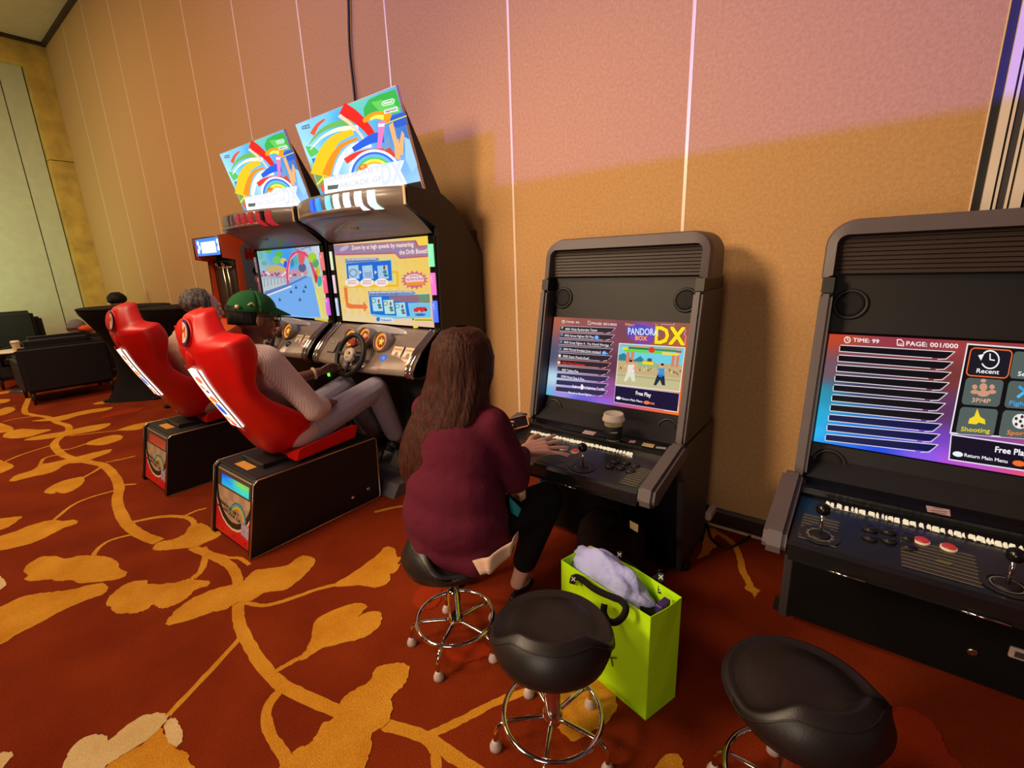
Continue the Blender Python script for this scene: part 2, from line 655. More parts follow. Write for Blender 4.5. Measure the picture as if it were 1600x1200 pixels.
class Pic:
    """A flat picture lying in a plane: shapes given in photograph pixels or in plane metres (s to the right, t up)."""
    STEP = 0.00025

    def __init__(self, O, N, S=None, zoom=None):
        self.O, self.N = Vector(O), Vector(N).normalized()
        self.S = Vector(S).normalized() if S is not None else Vector((0, 0, 1)).cross(self.N).normalized()
        self.T = self.N.cross(self.S).normalized()
        self.z = zoom
        self.mb = MB()

    def p2(self, q):
        if self.z == 'm':
            return q
        x, y = q
        if self.z:
            x, y = self.z[0] + x * self.z[2], self.z[1] + y * self.z[2]
        d = ray(x, y)
        o = Vector((0, 0, H))
        t = (self.O - o).dot(self.N) / d.dot(self.N)
        w = o + d * t - self.O
        return (w.dot(self.S), w.dot(self.T))

    def w(self, st, layer):
        return self.O + self.S * st[0] + self.T * st[1] + self.N * (self.STEP * (layer + 1))

    def poly(self, pts, col, layer=1, m=False):
        q = [p if m else self.p2(p) for p in pts]
        tri = geometry.tessellate_polygon([[Vector((a, b, 0)) for a, b in q]])
        V = [self.w(p, layer) for p in q]
        if isinstance(col, list):
            cs = [lin(c) for c in col]
            for t in tri: self.mb.add([V[i] for i in t], [(0, 1, 2)], False, [cs[i] for i in t])
        else:
            self.mb.add(V, [tuple(t) for t in tri], False, lin(col))
        return self

    def quad(self, q, colf, nu=10, nv=8, layer=0):
        """Quad TL, TR, BR, BL filled with a smooth colour field colf(u, v)."""
        a, b, c, d = [Vector(self.p2(p)) for p in q]
        for j in range(nv):
            for i in range(nu):
                V, K = [], []
                for (x, y) in ((i, j), (i, j + 1), (i + 1, j + 1), (i + 1, j)):
                    u, v = x / nu, y / nv
                    p = (a * (1 - u) + b * u) * (1 - v) + (d * (1 - u) + c * u) * v
                    V.append(self.w(p, layer))
                    K.append(lin(colf(u, v)))
                self.mb.add(V, [(0, 1, 2, 3)], False, K)
        return self

    def ell(self, c, rx, ry, col, layer=1, n=20, rot=0.0):
        cr, sr = math.cos(rot), math.sin(rot)
        pts = []
        for k in range(n):
            g = 2 * PI * k / n
            x, y = rx * math.cos(g), ry * math.sin(g)
            pts.append((c[0] + x * cr - y * sr, c[1] + x * sr + y * cr))
        return self.poly(pts, col, layer)

    def line(self, pts, wid, col, layer=2, closed=False):
        """Stroke; wid in the picture's own units."""
        n = len(pts)
        for i in range(n if closed else n - 1):
            a, b = Vector(pts[i]), Vector(pts[(i + 1) % n])
            d = (b - a)
            if d.length < 1e-9: continue
            d.normalize()
            k = Vector((-d.y, d.x)) * wid / 2
            e = d * wid * 0.3
            self.poly([a + k - e, b + k + e, b - k + e, a - k - e], col, layer)
        return self

    def ring(self, c, r0, r1, col, layer=1, a0=0.0, a1=2 * PI, n=24, sy=1.0):
        for k in range(n):
            g, h = a0 + (a1 - a0) * k / n, a0 + (a1 - a0) * (k + 1) / n
            self.poly([(c[0] + r * math.cos(x), c[1] + r * sy * math.sin(x)) for r, x in ((r0, g), (r1, g), (r1, h), (r0, h))], col, layer)
        return self

    def text(self, s, p0, p1, top, col, layer=3, bold=0.0):
        """Baseline from p0 to p1; top = point above p0 at capital height."""
        V, Fc = glyphs(s)
        if not V: return self
        x0, x1 = min(v[0] for v in V), max(v[0] for v in V)
        A, B, T_ = Vector(self.p2(p0)), Vector(self.p2(p1)), Vector(self.p2(top))
        ex, ey = (B - A) / (x1 - x0), (T_ - A) / 0.70
        for off in ((0, 0), (bold, 0), (0, bold), (bold, bold)) if bold else ((0, 0),):
            self.mb.add([self.w(A + ex * (v[0] - x0 + off[0]) + ey * (v[1] + off[1]), layer) for v in V], Fc, False, lin(col))
        return self

    def build(self, name, m, parent=None):
        return self.mb.build(name, m, parent)


def field(points):
    """Smooth colour field through (u, v, rgb) samples."""
    def f(u, v):
        s, acc = 0.0, [0.0, 0.0, 0.0]
        for a, b, c in points:
            w = 1.0 / ((u - a) ** 2 + (v - b) ** 2 + 0.004) ** 1.6
            s += w
            for k in range(3): acc[k] += w * c[k]
        return tuple(k / s for k in acc)
    return f

# ================================================================== THE ROOM
CEIL = 5.06
XL = -11.1
SEAM0, SEAM_STEP = -0.7695, 1.0184

floor = tag(MB().box((-13.5, -6.0, -0.05), (4.2, WALL + 0.12, 0.0)).build('floor', M['carpet']), 'rust red carpet with amber leaf and vine pattern', kind='structure')

# woven leaves and stems in the carpet pile
LEAFZ = 0.0018


def pile(pts, m, nm, z=0.0016, rough=0.0035):
    P = smooth_path([at_z(x, y, z) for x, y in pts], 5, True)
    P = [Vector((p.x + random.uniform(-rough, rough), p.y + random.uniform(-rough, rough), z)) for p in P]
    global LEAFZ
    LEAFZ += .00004
    for p in P: p.z = LEAFZ
    tri = geometry.tessellate_polygon([[Vector((p.x, p.y, 0)) for p in P]])
    mb = MB()
    V = P + [Vector((p.x, p.y, -0.004)) for p in P]
    n = len(P)
    mb.add(V, [tuple(t) for t in tri] + [(i, n + i, n + (i + 1) % n, (i + 1) % n) for i in range(n)])
    o = mb.build(nm, m, floor)
    me = o.data
    b = bmesh.new()
    b.from_mesh(me)
    bmesh.ops.recalc_face_normals(b, faces=b.faces[:])
    up = sum(1 if f.normal.z > 0 else -1 for f in b.faces if abs(f.normal.z) > 0.5)
    if up < 0: bmesh.ops.reverse_faces(b, faces=b.faces[:])
    b.to_mesh(me)
    b.free()
    return tag(o, kind='structure')


STEMZ = 0.0006


def stem(pts, w, m=None, z=0.0012):
    P = smooth_path([at_z(x, y, z) for x, y in pts], 6)
    L, R2 = [], []
    n = len(P)
    for i, p in enumerate(P):
        d = (P[min(i + 1, n - 1)] - P[max(i - 1, 0)]).normalized()
        k = Vector((-d.y, d.x, 0))
        ww = w if not isinstance(w, tuple) else w[0] + (w[1] - w[0]) * i / (n - 1)
        L.append(p + k * (ww / 2 + random.uniform(-.002, .002)))
        R2.append(p - k * (ww / 2 + random.uniform(-.002, .002)))
    global STEMZ
    STEMZ += .00004
    for p in L + R2: p.z = STEMZ
    mb = MB()
    mb.add(L + R2, [(n + i, n + i + 1, i + 1, i) for i in range(n - 1)])
    return tag(mb.build('stem', m or M['leaf'], floor), kind='structure')


def zz(l, ox, oy, s):
    return [(ox + x * s, oy + y * s) for x, y in l]


Z1 = lambda l: zz(l, 0, 600, .25)
Z2 = lambda l: zz(l, 0, 850, .2917)
Z3 = lambda l: zz(l, 330, 780, .35)
Z4 = lambda l: zz(l, 1050, 750, .375)
Z6 = lambda l: zz(l, 620, 830, .3083)
Z7 = lambda l: zz(l, 1080, 930, .325)

for pts in (
    Z1([(200, 232), (300, 215), (420, 190), (560, 160), (700, 145), (660, 165), (500, 195), (400, 225), (330, 230)]),
    Z1([(150, 350), (250, 320), (380, 300), (540, 265), (690, 245), (640, 280), (500, 310), (380, 330), (250, 348)]),
    Z1([(-40, 240), (40, 255), (85, 280), (40, 300), (-40, 300)]),
    Z1([(15, 330), (60, 295), (150, 280), (230, 285), (320, 285), (250, 310), (180, 330), (90, 340)]),
    Z1([(540, 370), (600, 345), (700, 320), (765, 325), (750, 350), (650, 380), (560, 380)]),
    Z1([(60, 605), (100, 570), (200, 540), (250, 505), (330, 490), (420, 470), (500, 450), (600, 425), (695, 408), (680, 430), (600, 460), (520, 490), (420, 500), (330, 550), (200, 580), (100, 605)]),
    Z1([(280, 680), (300, 650), (380, 610), (480, 585), (520, 580), (530, 600), (500, 640), (420, 680), (370, 680), (350, 672), (340, 685)]),
    Z1([(-30, 850), (60, 835), (140, 828), (110, 855), (40, 900), (-30, 910)]),
    Z1([(-40, 970), (100, 920), (200, 880), (320, 850), (400, 855), (470, 850), (485, 870), (400, 900), (340, 930), (260, 970), (150, 1010), (-30, 1040)]),
    Z1([(955, 1030), (990, 990), (1080, 970), (1150, 940), (1185, 890), (1260, 870), (1320, 900), (1380, 930), (1360, 960), (1290, 990), (1220, 1020), (1100, 1030), (1000, 1040)]),
    Z1([(730, 290), (800, 265), (880, 245), (990, 230), (960, 255), (860, 285), (760, 290)]),
    Z1([(580, 125), (640, 108), (720, 98), (700, 112), (640, 125)]),
    Z1([(-30, 475), (40, 490), (85, 510), (60, 535), (-30, 560)]),
    Z1([(-40, 100), (60, 95), (40, 115), (-40, 125)]),
    Z1([(-40, 55), (100, 38), (60, 55), (-40, 68)]),
    Z2([(130, 150), (150, 110), (220, 70), (290, 65), (350, 80), (420, 65), (500, 60), (590, 75), (635, 105), (640, 130), (680, 150), (660, 180), (600, 195), (500, 205), (420, 210), (390, 195), (300, 200), (270, 190), (180, 200), (130, 190), (150, 170)]),
    Z2([(-30, 370), (60, 310), (150, 275), (260, 260), (380, 245), (480, 220), (560, 212), (578, 235), (550, 270), (440, 310), (330, 360), (200, 430), (100, 480), (-30, 545)]),
    Z2([(570, 315), (620, 250), (700, 205), (780, 195), (800, 215), (860, 215), (950, 205), (1020, 185), (1060, 195), (1120, 200), (1110, 225), (1050, 245), (1000, 290), (930, 330), (860, 345), (820, 325), (790, 350), (720, 370), (620, 370), (600, 345)]),
    [(260, 977), (268, 961), (292, 940), (321, 926), (350, 916), (373, 913), (391, 897), (404, 890), (445, 885), (470, 869), (487, 870), (493, 878), (480, 895), (449, 920), (417, 925), (393, 939), (372, 941), (351, 953), (330, 957), (300, 968)],
    Z2([(850, 980), (880, 1020), (930, 1090), (990, 1110), (1015, 1160), (1010, 1250), (540, 1250), (560, 1200), (650, 1140), (780, 1060)]),
    Z3([(400, 710), (440, 640), (465, 540), (560, 490), (640, 465), (690, 470), (690, 490), (655, 525), (700, 505), (755, 505), (755, 555), (700, 610), (600, 640), (500, 665), (420, 715)]),
    Z3([(550, 380), (640, 325), (740, 250), (775, 215), (820, 220), (830, 255), (850, 260), (830, 290), (845, 290), (825, 325), (800, 335), (800, 365), (740, 395), (680, 385), (560, 390)]),
    Z3([(300, 1240), (370, 1130), (450, 1080), (490, 1010), (550, 970), (590, 890), (640, 850), (700, 820), (740, 755), (800, 735), (870, 735), (885, 770), (860, 830), (810, 880), (805, 950), (790, 1000), (720, 1045), (715, 1120), (690, 1170), (640, 1240)]),
    Z6([(840, 790), (900, 760), (1000, 730), (1090, 800), (1115, 880), (1090, 940), (1000, 1010), (900, 1060), (830, 1010), (810, 950)]),
    Z4([(105, 325), (125, 290), (130, 200), (190, 210), (178, 240), (170, 250), (185, 275), (165, 290), (150, 310)]),
    Z4([(320, 430), (305, 450), (330, 465), (345, 490), (355, 470), (370, 462), (345, 448), (335, 435)]),
    [(1010, 1225), (1040, 1180), (1062, 1180), (1066, 1205), (1040, 1230)],
    [(0, 640), (14, 636), (24, 640), (8, 648), (-10, 650)],
):
    pile(pts, M['leaf'], 'leaf')
for pts in (
    Z2([(350, 1160), (380, 1100), (450, 1040), (550, 1020), (590, 1050), (680, 970), (780, 915), (860, 905), (900, 920), (870, 970), (780, 1055), (650, 1135), (560, 1195), (540, 1250), (340, 1250)]),
    Z2([(880, 985), (920, 930), (960, 960), (980, 1030), (950, 1085), (900, 1060)]),
    Z2([(-20, 170), (10, 180), (32, 215), (0, 248), (-20, 250)]),
    Z2([(-20, 1130), (50, 1115), (65, 1140), (20, 1190), (-30, 1230)]),
):
    pile(pts, M['leaf_pale'], 'leaf', 0.002)
for pts in (
    Z3([(1050, 700), (1060, 665), (1120, 645), (1200, 640), (1245, 665), (1240, 695), (1190, 715), (1130, 730), (1080, 725)]),
    Z3([(900, 460), (930, 400), (1010, 380), (1030, 430), (1000, 480), (940, 490)]),
    Z7([(915, 740), (950, 640), (990, 545), (1040, 540), (1100, 570), (1150, 600), (1200, 680), (1240, 760), (1310, 850), (1100, 900), (960, 840)]),
    Z1([(620, 215), (700, 180), (800, 155), (900, 150), (850, 175), (740, 195)]),
):
    pile(pts, M['leaf_red'], 'leaf', 0.0014)

stem([(45, 622), (38, 642), (50, 648), (75, 652), (90, 660), (107, 666), (105, 676), (92, 685), (85, 695), (95, 708), (113, 716), (140, 722), (162, 727), (178, 742), (186, 760), (183, 780), (188, 800), (200, 820), (220, 835), (248, 846)], (.05, .06))
stem([(300, 855), (330, 868), (361, 885), (372, 910), (372, 945), (375, 976), (396, 1018), (428, 1060), (470, 1085), (530, 1112)], .045)
stem([(600, 1132), (662, 1151), (715, 1186), (770, 1222)], .04)
stem([(437, 1078), (417, 1109), (421, 1144), (445, 1182), (450, 1215)], .032)
stem([(662, 1151), (700, 1135), (740, 1115), (780, 1095), (850, 1070), (880, 1060)], .028)
stem([(666, 1156), (680, 1175), (683, 1210)], .03)
stem([(375, 997), (330, 1046), (262, 1118)], .022)
stem([(428, 1050), (455, 1035), (474, 1025)], .02)
stem([(375, 939), (410, 946), (449, 937), (498, 920), (530, 912)], .022)
stem([(146, 868), (155, 855), (175, 843), (212, 834)], .022)
stem([(301, 904), (315, 890), (321, 867), (318, 855)], .03)
stem(Z1([(540, 372), (440, 405), (390, 410)]), .02)
stem(Z1([(250, 508), (270, 470), (320, 450), (390, 440)]), .025)
stem(Z1([(520, 585), (600, 540), (635, 515)]), .025)
stem(Z1([(330, 855), (450, 760), (560, 710), (720, 665)]), .022)
stem(Z1([(660, 490), (760, 470), (845, 450)]), .02)
stem(Z1([(750, 632), (850, 625)]), .02)
stem(Z1([(820, 865), (1000, 830), (1140, 830), (1200, 850), (1215, 885)]), .03)
stem(Z1([(1150, 828), (1220, 795), (1290, 775)]), .02)
stem(Z1([(730, 292), (600, 305), (440, 325)]), .02)
stem(Z1([(20, 490), (140, 440), (330, 380)]), .02)
stem(Z1([(20, 235), (110, 215), (240, 200)]), .025)
stem(Z1([(-10, 160), (100, 140)]), .025)
stem(Z1([(1330, 1060), (1430, 1085), (1500, 1090), (1560, 1130)]), .02)
stem(Z4([(185, 218), (225, 240), (262, 275), (285, 330), (295, 380), (325, 435)]), .03)
stem([(690, 800), (640, 790), (585, 800)], .025)

# wall along the machines: fabric panels with pale seam strips
wall = tag(MB().box((-13.5, WALL + 0.03, 0.0), (4.2, WALL + 0.12, CEIL)).build('wall_back', M['dark_trim']), 'tan fabric-panelled wall behind the machines', kind='structure')
xs = [SEAM0 + SEAM_STEP * k for k in range(3, -11, -1)]
xs[-1] = XL
first = None
for a, b in zip(xs[1:], xs[:-1]):
    o = MB().box((a + 0.006, WALL, 0.10), (b - 0.006, WALL + 0.035, CEIL)).build('panel', M['wall'], wall)
    tag(o, kind='structure')
for x in xs[:-1]:
    tag(MB().box((x - 0.0075, WALL - 0.002, 0.10), (x + 0.0075, WALL + 0.033, CEIL)).build('seam_strip', M['seam'], wall), kind='structure')
tag(MB().prism([(WALL - 0.016, 0.012), (WALL + 0.03, 0.012), (WALL + 0.03, 0.102), (WALL - 0.008, 0.102), (WALL - 0.016, 0.085)], 'x', XL, 4.2).build('baseboard_back', M['wood']), 'dark wooden baseboard under the panelled wall', kind='structure')
tag(MB().box((XL, WALL - 0.022, 0.0), (4.2, WALL + 0.03, 0.013)).build('trim_1', M['cream']), 'pale strip along the foot of the baseboard', kind='structure')

# far end wall: stone pillar in the corner, header, pale boards
wl = tag(MB().box((XL - 0.5, -6.0, 0.0), (XL - 0.26, WALL + 0.12, CEIL)).build('wall_left', M['dark_trim']), 'far end wall with pale boards', kind='structure')
for y0, y1 in ((1.80, 2.08), (0.62, 1.785), (-0.55, 0.605), (-1.72, -0.565), (-2.9, -1.735)):
    tag(MB().box((XL - 0.27, y0, 0.02), (XL - 0.2, y1, 4.70)).build('panel', M['pale_wall'], wl), kind='structure')
pl = tag(MB().box((XL - 0.3, 2.095, 0.0), (XL, WALL + 0.05, 3.30)).build('wall_corner', M['pillar']), 'amber stone pier in the far corner', kind='structure')
tag(MB().box((XL - 0.3, 2.095, 3.312), (XL, WALL + 0.05, 4.70)).build('panel', M['pillar'], pl), kind='structure')
tag(MB().box((XL - 0.3, -6.0, 4.70), (XL, WALL + 0.05, CEIL)).build('trim_2', M['pillar']), 'amber stone header over the far end wall', kind='structure')

tag(MB().box((-13.5, -6.0, CEIL), (4.2, WALL + 0.12, CEIL + 0.08)).build('ceiling', M['ceiling']), 'beige painted ceiling', kind='structure')
tag(MB().box((XL, WALL - 0.05, CEIL - 0.05), (4.2, WALL, CEIL)).build('trim_3', M['dark_trim']), 'dark shadow-gap strip under the ceiling over the panels', kind='structure')
tag(MB().box((XL, -6.0, CEIL - 0.05), (XL + 0.05, WALL, CEIL)).build('trim_4', M['dark_trim']), 'dark shadow-gap strip under the ceiling over the far end', kind='structure')

# folded partition leaves parked at the right
YP = 2.34
pk = tag(MB().box((0.30, YP + 0.03, 0.0), (1.6, WALL + 0.0, CEIL)).build('trim_5', M['blackmatte']), 'pocket of folded black and white partition leaves', kind='structure')
xx = [(1517, 1530, 'black', .02), (1530.5, 1545, 'white', 0.0), (1546.5, 1548, 'black', .015), (1549, 1553.5, 'white', 0.005), (1555, 1565.5, 'charcoal', 0.012), (1566.5, 1571, 'white', .005), (1572, 1574, 'black', .015), (1575, 1592, 'white', 0.0)]
for a, b, m, d in xx:
    xa, xb = at_y(a, 333, YP).x, at_y(b, 333, YP).x
    tag(MB().box((xa, YP + d, 0.0), (xb, YP + 0.04, CEIL)).build('slat', M[m], pk), kind='structure')
xa = at_y(1592, 333, YP).x
for k in range(6):
    tag(MB().box((xa + .008 + k * .1, YP + .012, 0.0), (xa + .045 + k * .1, YP + .04, CEIL)).build('slat', M['charcoal'], pk), kind='structure')
    tag(MB().box((xa + .05 + k * .1, YP, 0.0), (xa + .10 + k * .1, YP + .04, CEIL)).build('slat', M['white'], pk), kind='structure')

# added unseen blockers behind the camera; their tops cut off the purple light
dr = tag(MB().box((-0.24, -2.02, 0.0), (4.0, -2.0, 2.535)).build('light_blocker', M['blackcloth']), 'black cloth panel added out of view to cut the purple light', kind='structure')
tag(MB().box((-5.4, -2.03, 0.0), (-0.24, -2.01, 2.66)).build('light_blocker', M['blackcloth']), 'taller black cloth panel added out of view to cut the purple light', kind='structure')

# black power cable dropping from the ceiling behind the race machines
cp = [at_y(539 + (556 - 539) * t + 1.5 * math.sin(9 * t), -60 + 260 * t, WALL - 0.02) for t in [i / 14 for i in range(15)]]
cp = [Vector((cp[0].x, WALL - 0.02, CEIL))] + cp + [Vector((cp[-1].x, 2.36, 1.9)), Vector((cp[-1].x, 2.30, 1.62))]
tag(MB().tube(smooth_path(cp, 3), 0.009, 8).build('power_cable', M['black']), 'black cable hanging down the wall behind the bright game signs', 'cable')

# ================================================================== UPRIGHT FIGHTING-GAME CABINETS
def disc(mb, c, r, N, th=0.006, rim=None):
    mb.lathe([(r, 0), (r, th * .6), (r * .94, th), (r * .8, th * .9), (r * .78, th * .35), (r * .05, th * .35)], c, 28, N)
    return mb


def fight_cabinet(name, cx, dy, label, seed):
    """Base centre cx; dy shifts the cabinet towards the viewer."""
    W2 = 0.385
    t = thing(name, label, 'arcade cabinet', (cx, 2.0 + dy, 0))
    Y = lambda y: y + dy
    X = lambda x: cx + x
    # screen plane: leans back from (1.925, .731) to (2.007, 1.119)
    sl = (2.007 - 1.925) / (1.119 - 0.731)
    yz = lambda z: Y(1.925 + (z - 0.731) * sl)
    N = Vector((0, -1, sl)).normalized()
    # lower body
    mb = MB()
    mb.prism([(Y(1.88), 0.03), (Y(2.26), 0.03), (Y(2.26), 0.60), (Y(1.72), 0.60), (Y(1.72), 0.52), (Y(1.86), 0.47)], 'x', X(-W2 + .03), X(W2 - .03))
    mb.build('lower_body', M['deep_black'], t)
    mb = MB()
    mb.prism([(Y(1.80), 0.62), (Y(2.28), 0.62), (Y(2.33), 1.29), (Y(2.09), 1.29), (Y(1.94), 0.70)], 'x', X(-W2 + .03), X(W2 - .03))
    mb.build('upper_body', M['blackmatte'], t)
    for s in (-1, 1):
        a, b = X(s * W2), X(s * (W2 - .035))
        o = MB().prism([(Y(1.90), 0.0), (Y(2.27), 0.0), (Y(2.27), 0.62), (Y(1.80), 0.62), (Y(1.78), 0.56), (Y(1.86), 0.46)], 'x', min(a, b), max(a, b), 0.008).build('side_panel', M['charcoal'], t)
        o = MB().prism([(Y(1.84), 0.635), (Y(2.20), 0.635), (Y(2.27), 1.255), (Y(1.965), 1.255)], 'x', min(a, b), max(a, b), 0.006).build('side_panel', M['charcoal'], t)
        o = MB().prism([(Y(1.815), 0.64), (Y(1.86), 0.64), (Y(1.985), 1.252), (Y(1.94), 1.252)], 'x', min(a, b) - .001, max(a, b) + .001, 0.010, 2).build('edge_strip', M['grey_mould'], t)
        MB().box((X(s * W2) - .02, Y(1.92), 0.0), (X(s * W2) + .02, Y(1.97), 0.03)).build('foot', M['black'], t)
        # ducking black collar between side strip and hood
        MB().prism([(Y(1.955), 1.255), (Y(2.26), 1.255), (Y(2.26), 1.305), (Y(1.965), 1.305)], 'x', min(a, b), max(a, b)).build('collar', M['black'], t)
    # rounded hood frame: an arch of constant width swept backwards
    def arch(w, z0, z1, r, k=8):
        pts = [(-w, z0)]
        for i in range(k + 1):
            g = PI - PI / 2 * i / k
            pts.append((-w + r + r * math.cos(g), z1 - r + r * math.sin(g)))
        for i in range(k + 1):
            g = PI / 2 - PI / 2 * i / k
            pts.append((w - r + r * math.cos(g), z1 - r + r * math.sin(g)))
        pts.append((w, z0))
        return pts
    oa = arch(W2 + .008, 1.30, 1.492, .085)
    ob = arch(W2 + .002, 1.30, 1.486, .082)
    ia = arch(W2 - .026, 1.312, 1.442, .03)
    ic = arch(W2 - .030, 1.312, 1.440, .03)
    rings = [[(X(x), Y(2.20), z) for x, z in oa], [(X(x), Y(2.02) + (z - 1.3) * .12, z) for x, z in oa], [(X(x), Y(1.985) + (z - 1.3) * .18, z) for x, z in ob],
             [(X(x), Y(1.975) + (z - 1.3) * .2, z) for x, z in ia], [(X(x), Y(2.03) + (z - 1.3) * .1, z) for x, z in ic], [(X(x), Y(2.20), z) for x, z in ic]]
    mb = MB()
    n = len(oa)
    V = [p for r in rings for p in r]
    F = []
    for i in range(len(rings)):
        j = (i + 1) % len(rings)
        for k in range(n - 1):
            F.append((i * n + k, j * n + k, j * n + k + 1, i * n + k + 1))
    F.append([i * n for i in range(len(rings))][::-1])
    F.append([i * n + n - 1 for i in range(len(rings))])
    mb.add(V, F)
    o = mb.build('hood', M['grey_mould'], t)
    bmx = bmesh.new(); bmx.from_mesh(o.data); bmesh.ops.recalc_face_normals(bmx, faces=bmx.faces[:]); bmx.to_mesh(o.data); bmx.free()
    MB().box((X(-W2 + .02), Y(2.06), 1.30), (X(W2 - .02), Y(2.21), 1.47)).build('hood_back', M['black'], t)
    # louvres under the hood
    for k in range(9):
        z = 1.316 + k * 0.0142
        y = Y(2.018) + k * .0011
        MB().prism([(y, z), (y + .05, z), (y + .05, z + .0115), (y + .006, z + .0115)], 'x', X(-W2 + .028), X(W2 - .028)).build('louvre', M['bezel_brown'], t)
    # bezel above and below the screen, round speakers
    q = [(-W2 + .035, .655), (W2 - .035, .655), (W2 - .035, 1.30), (-W2 + .035, 1.30)]
    hx, z0, z1 = 0.3475, 0.731, 1.119
    def plate(x0, x1, za, zb, nm):
        mb = MB()
        f = 0.006
        A = [(X(x0), yz(za) - f, za), (X(x1), yz(za) - f, za), (X(x1), yz(zb) - f, zb), (X(x0), yz(zb) - f, zb)]
        B = [(x, y + .04, z) for x, y, z in A]
        mb.hexa([A[0], A[1], B[1], B[0], A[3], A[2], B[2], B[3]])
        return mb.build(nm, M['bezel'], t)
    plate(-W2 + .035, W2 - .035, z1, 1.312, 'bezel')
    plate(-W2 + .035, W2 - .035, .61, z0, 'bezel')
    plate(-W2 + .035, -hx, z0, z1, 'bezel')
    plate(hx, W2 - .035, z0, z1, 'bezel')
    for x, z in ((-.30, 1.212), (.30, 1.212), (-.292, .668), (.292, .668)):
        c = Vector((X(x), yz(z) - .006, z))
        o = MB().lathe([(.053, 0), (.053, .004), (.048, .008), (.043, .008), (.041, .003), (.041, 0)], c, 32, N).build('speaker', M['charcoal_dark'], t)
        MB().lathe([(.041, 0), (.041, .004), (.03, .006), (.002, .0065)], c, 28, N).build('speaker_mesh', M['spkmesh'], o)
    # shelf and riser
    mb = MB().prism([(Y(1.742), .585), (Y(1.93), .585), (Y(1.93), .637), (Y(1.757), .637), (Y(1.745), .632)], 'x', X(-W2 + .012), X(W2 - .012), .003)
    mb.build('shelf', M['blackgloss'], t)
    # control panel: sloping slab with bevelled front
    py = lambda y: .597 + (y - 1.43) * .015 / .32
    mb = MB().prism([(Y(1.435), .548), (Y(1.745), .575), (Y(1.745), py(1.745)), (Y(1.44), py(1.44)), (Y(1.428), .588)], 'x', X(-.352), X(.352), .004)
    mb.build('control_panel', M['panel_print'], t)
    mb = MB().prism([(Y(1.437), .535), (Y(1.72), .50), (Y(1.72), .575), (Y(1.44), .55)], 'x', X(-.345), X(.345))
    mb.build('apron', M['deep_black'], t)
    for hx_ in (.02, -.25):
        MB().tube([(X(hx_), Y(1.432), .540), (X(hx_ + .085), Y(1.432), .540)], .003, 8).build('latch', M['chrome'], t)
    for s in (-1, 1):
        a, b = sorted((X(s * .352), X(s * .413)))
        mb = MB().prism([(Y(1.415), .575), (Y(1.42), .553), (Y(1.46), .535), (Y(1.76), .60), (Y(1.79), .63), (Y(1.775), .668), (Y(1.745), .675), (Y(1.43), .618)], 'x', a, b, .012, 2)
        mb.build('arm', M['grey_mould'], t)
    # pinstripes printed across the panel
    Pn = Vector((0, -.015 / .32, 1)).normalized()
    pic = Pic((X(0), Y(1.43), .5985), Pn, (1, 0, 0), 'm')
    for (a, b) in ((-.33, -.24), (-.10, .05), (.27, .335)):
        for k in range(9):
            y = .03 + k * .017
            pic.poly([(a, y), (b, y), (b + .004, y + .003), (a + .004, y + .003)], (150, 140, 110), 1, True)
            pic.poly([(a, y + .005), (b, y + .005), (b, y + .013), (a, y + .013)], (64, 60, 52), 0, True)
        pic.build('pinstripes', M['print'], t)
        pic.mb = MB()
    for x in (-.279, .098):
        pic.z = 'm'
        pic.ring((x, .072), .036, .05, (38, 36, 36), 2)
        pic.ring((x, .072), .028, .031, (130, 126, 120), 3)
        pic.build('joystick_print', M['print'], t)
        pic.mb = MB()
    # joysticks and buttons
    up = Pn
    PT = lambda x, yy, h=0: Vector((X(x), Y(yy), py(yy))) + up * h
    for x in (-.279, .098):
        mb = MB().lathe([(.026, 0), (.026, .004), (.02, .006)], PT(x, 1.502), 20, up)
        o = mb.build('joystick_plate', M['black'], t)
        o = MB().tube([PT(x, 1.502), PT(x, 1.502, .075)], .0045, 8).build('joystick_shaft', M['chrome'], t)
        MB().ball(PT(x, 1.502, .085), .0185, 16).build('joystick_ball', M['blackgloss'], t)
    btn = []
    for bx in (-.165, .185):
        for i in range(3):
            for j in range(2):
                btn.append((bx + i * .042, 1.605 - j * .047 + (.012 if i == 1 else (.004 if i == 2 else 0))))
    for x, yy in btn:
        o = MB().lathe([(.0185, 0), (.0185, .006), (.016, .008), (.0145, .006)], PT(x, yy), 18, up).build('button_ring', M['charcoal_dark'], t)
        MB().lathe([(.0145, 0), (.0145, .008), (.012, .0095), (.002, .0085)], PT(x, yy), 16, up).build('button', M['blackbtn'], o)
    for x in (-.052, .003):
        o = MB().lathe([(.0185, 0), (.0185, .006), (.016, .008), (.0145, .006)], PT(x, 1.606), 18, up).build('button_ring', M['white'], t)
        MB().lathe([(.0150, 0), (.0150, .009), (.013, .0115), (.002, .0105)], PT(x, 1.606), 16, up).build('button', M['red_btn'], o)
    # acrylic light bar at the rear of the panel: a row of faceted bright blocks
    o = MB().box((X(-.285), Y(1.682), .600), (X(.225), Y(1.698), .6135)).build('light_bar', M['chrome'], t)
    rnd = random.Random(seed)
    mb = MB()
    x = -.28
    while x < .218:
        w_ = rnd.uniform(.006, .018)
        yo = rnd.uniform(.0, .004)
        mb.hexa([(X(x), Y(1.681) + yo, .611), (X(x + w_), Y(1.681), .611), (X(x + w_), Y(1.699), .613), (X(x), Y(1.699), .613),
                 (X(x + .002), Y(1.683), .618 + rnd.uniform(0, .004)), (X(x + w_ - .002), Y(1.683), .618), (X(x + w_ - .002), Y(1.697), .620), (X(x + .002), Y(1.697), .619 + rnd.uniform(0, .004))])
        x += w_ + rnd.choice((.001, .002, .006))
    mb.build('light_chip', M['lightbar'], o)
    return t, Pic((X(0), yz(.92) - .001, .92), N), X, Y, yz, N, PT, pic


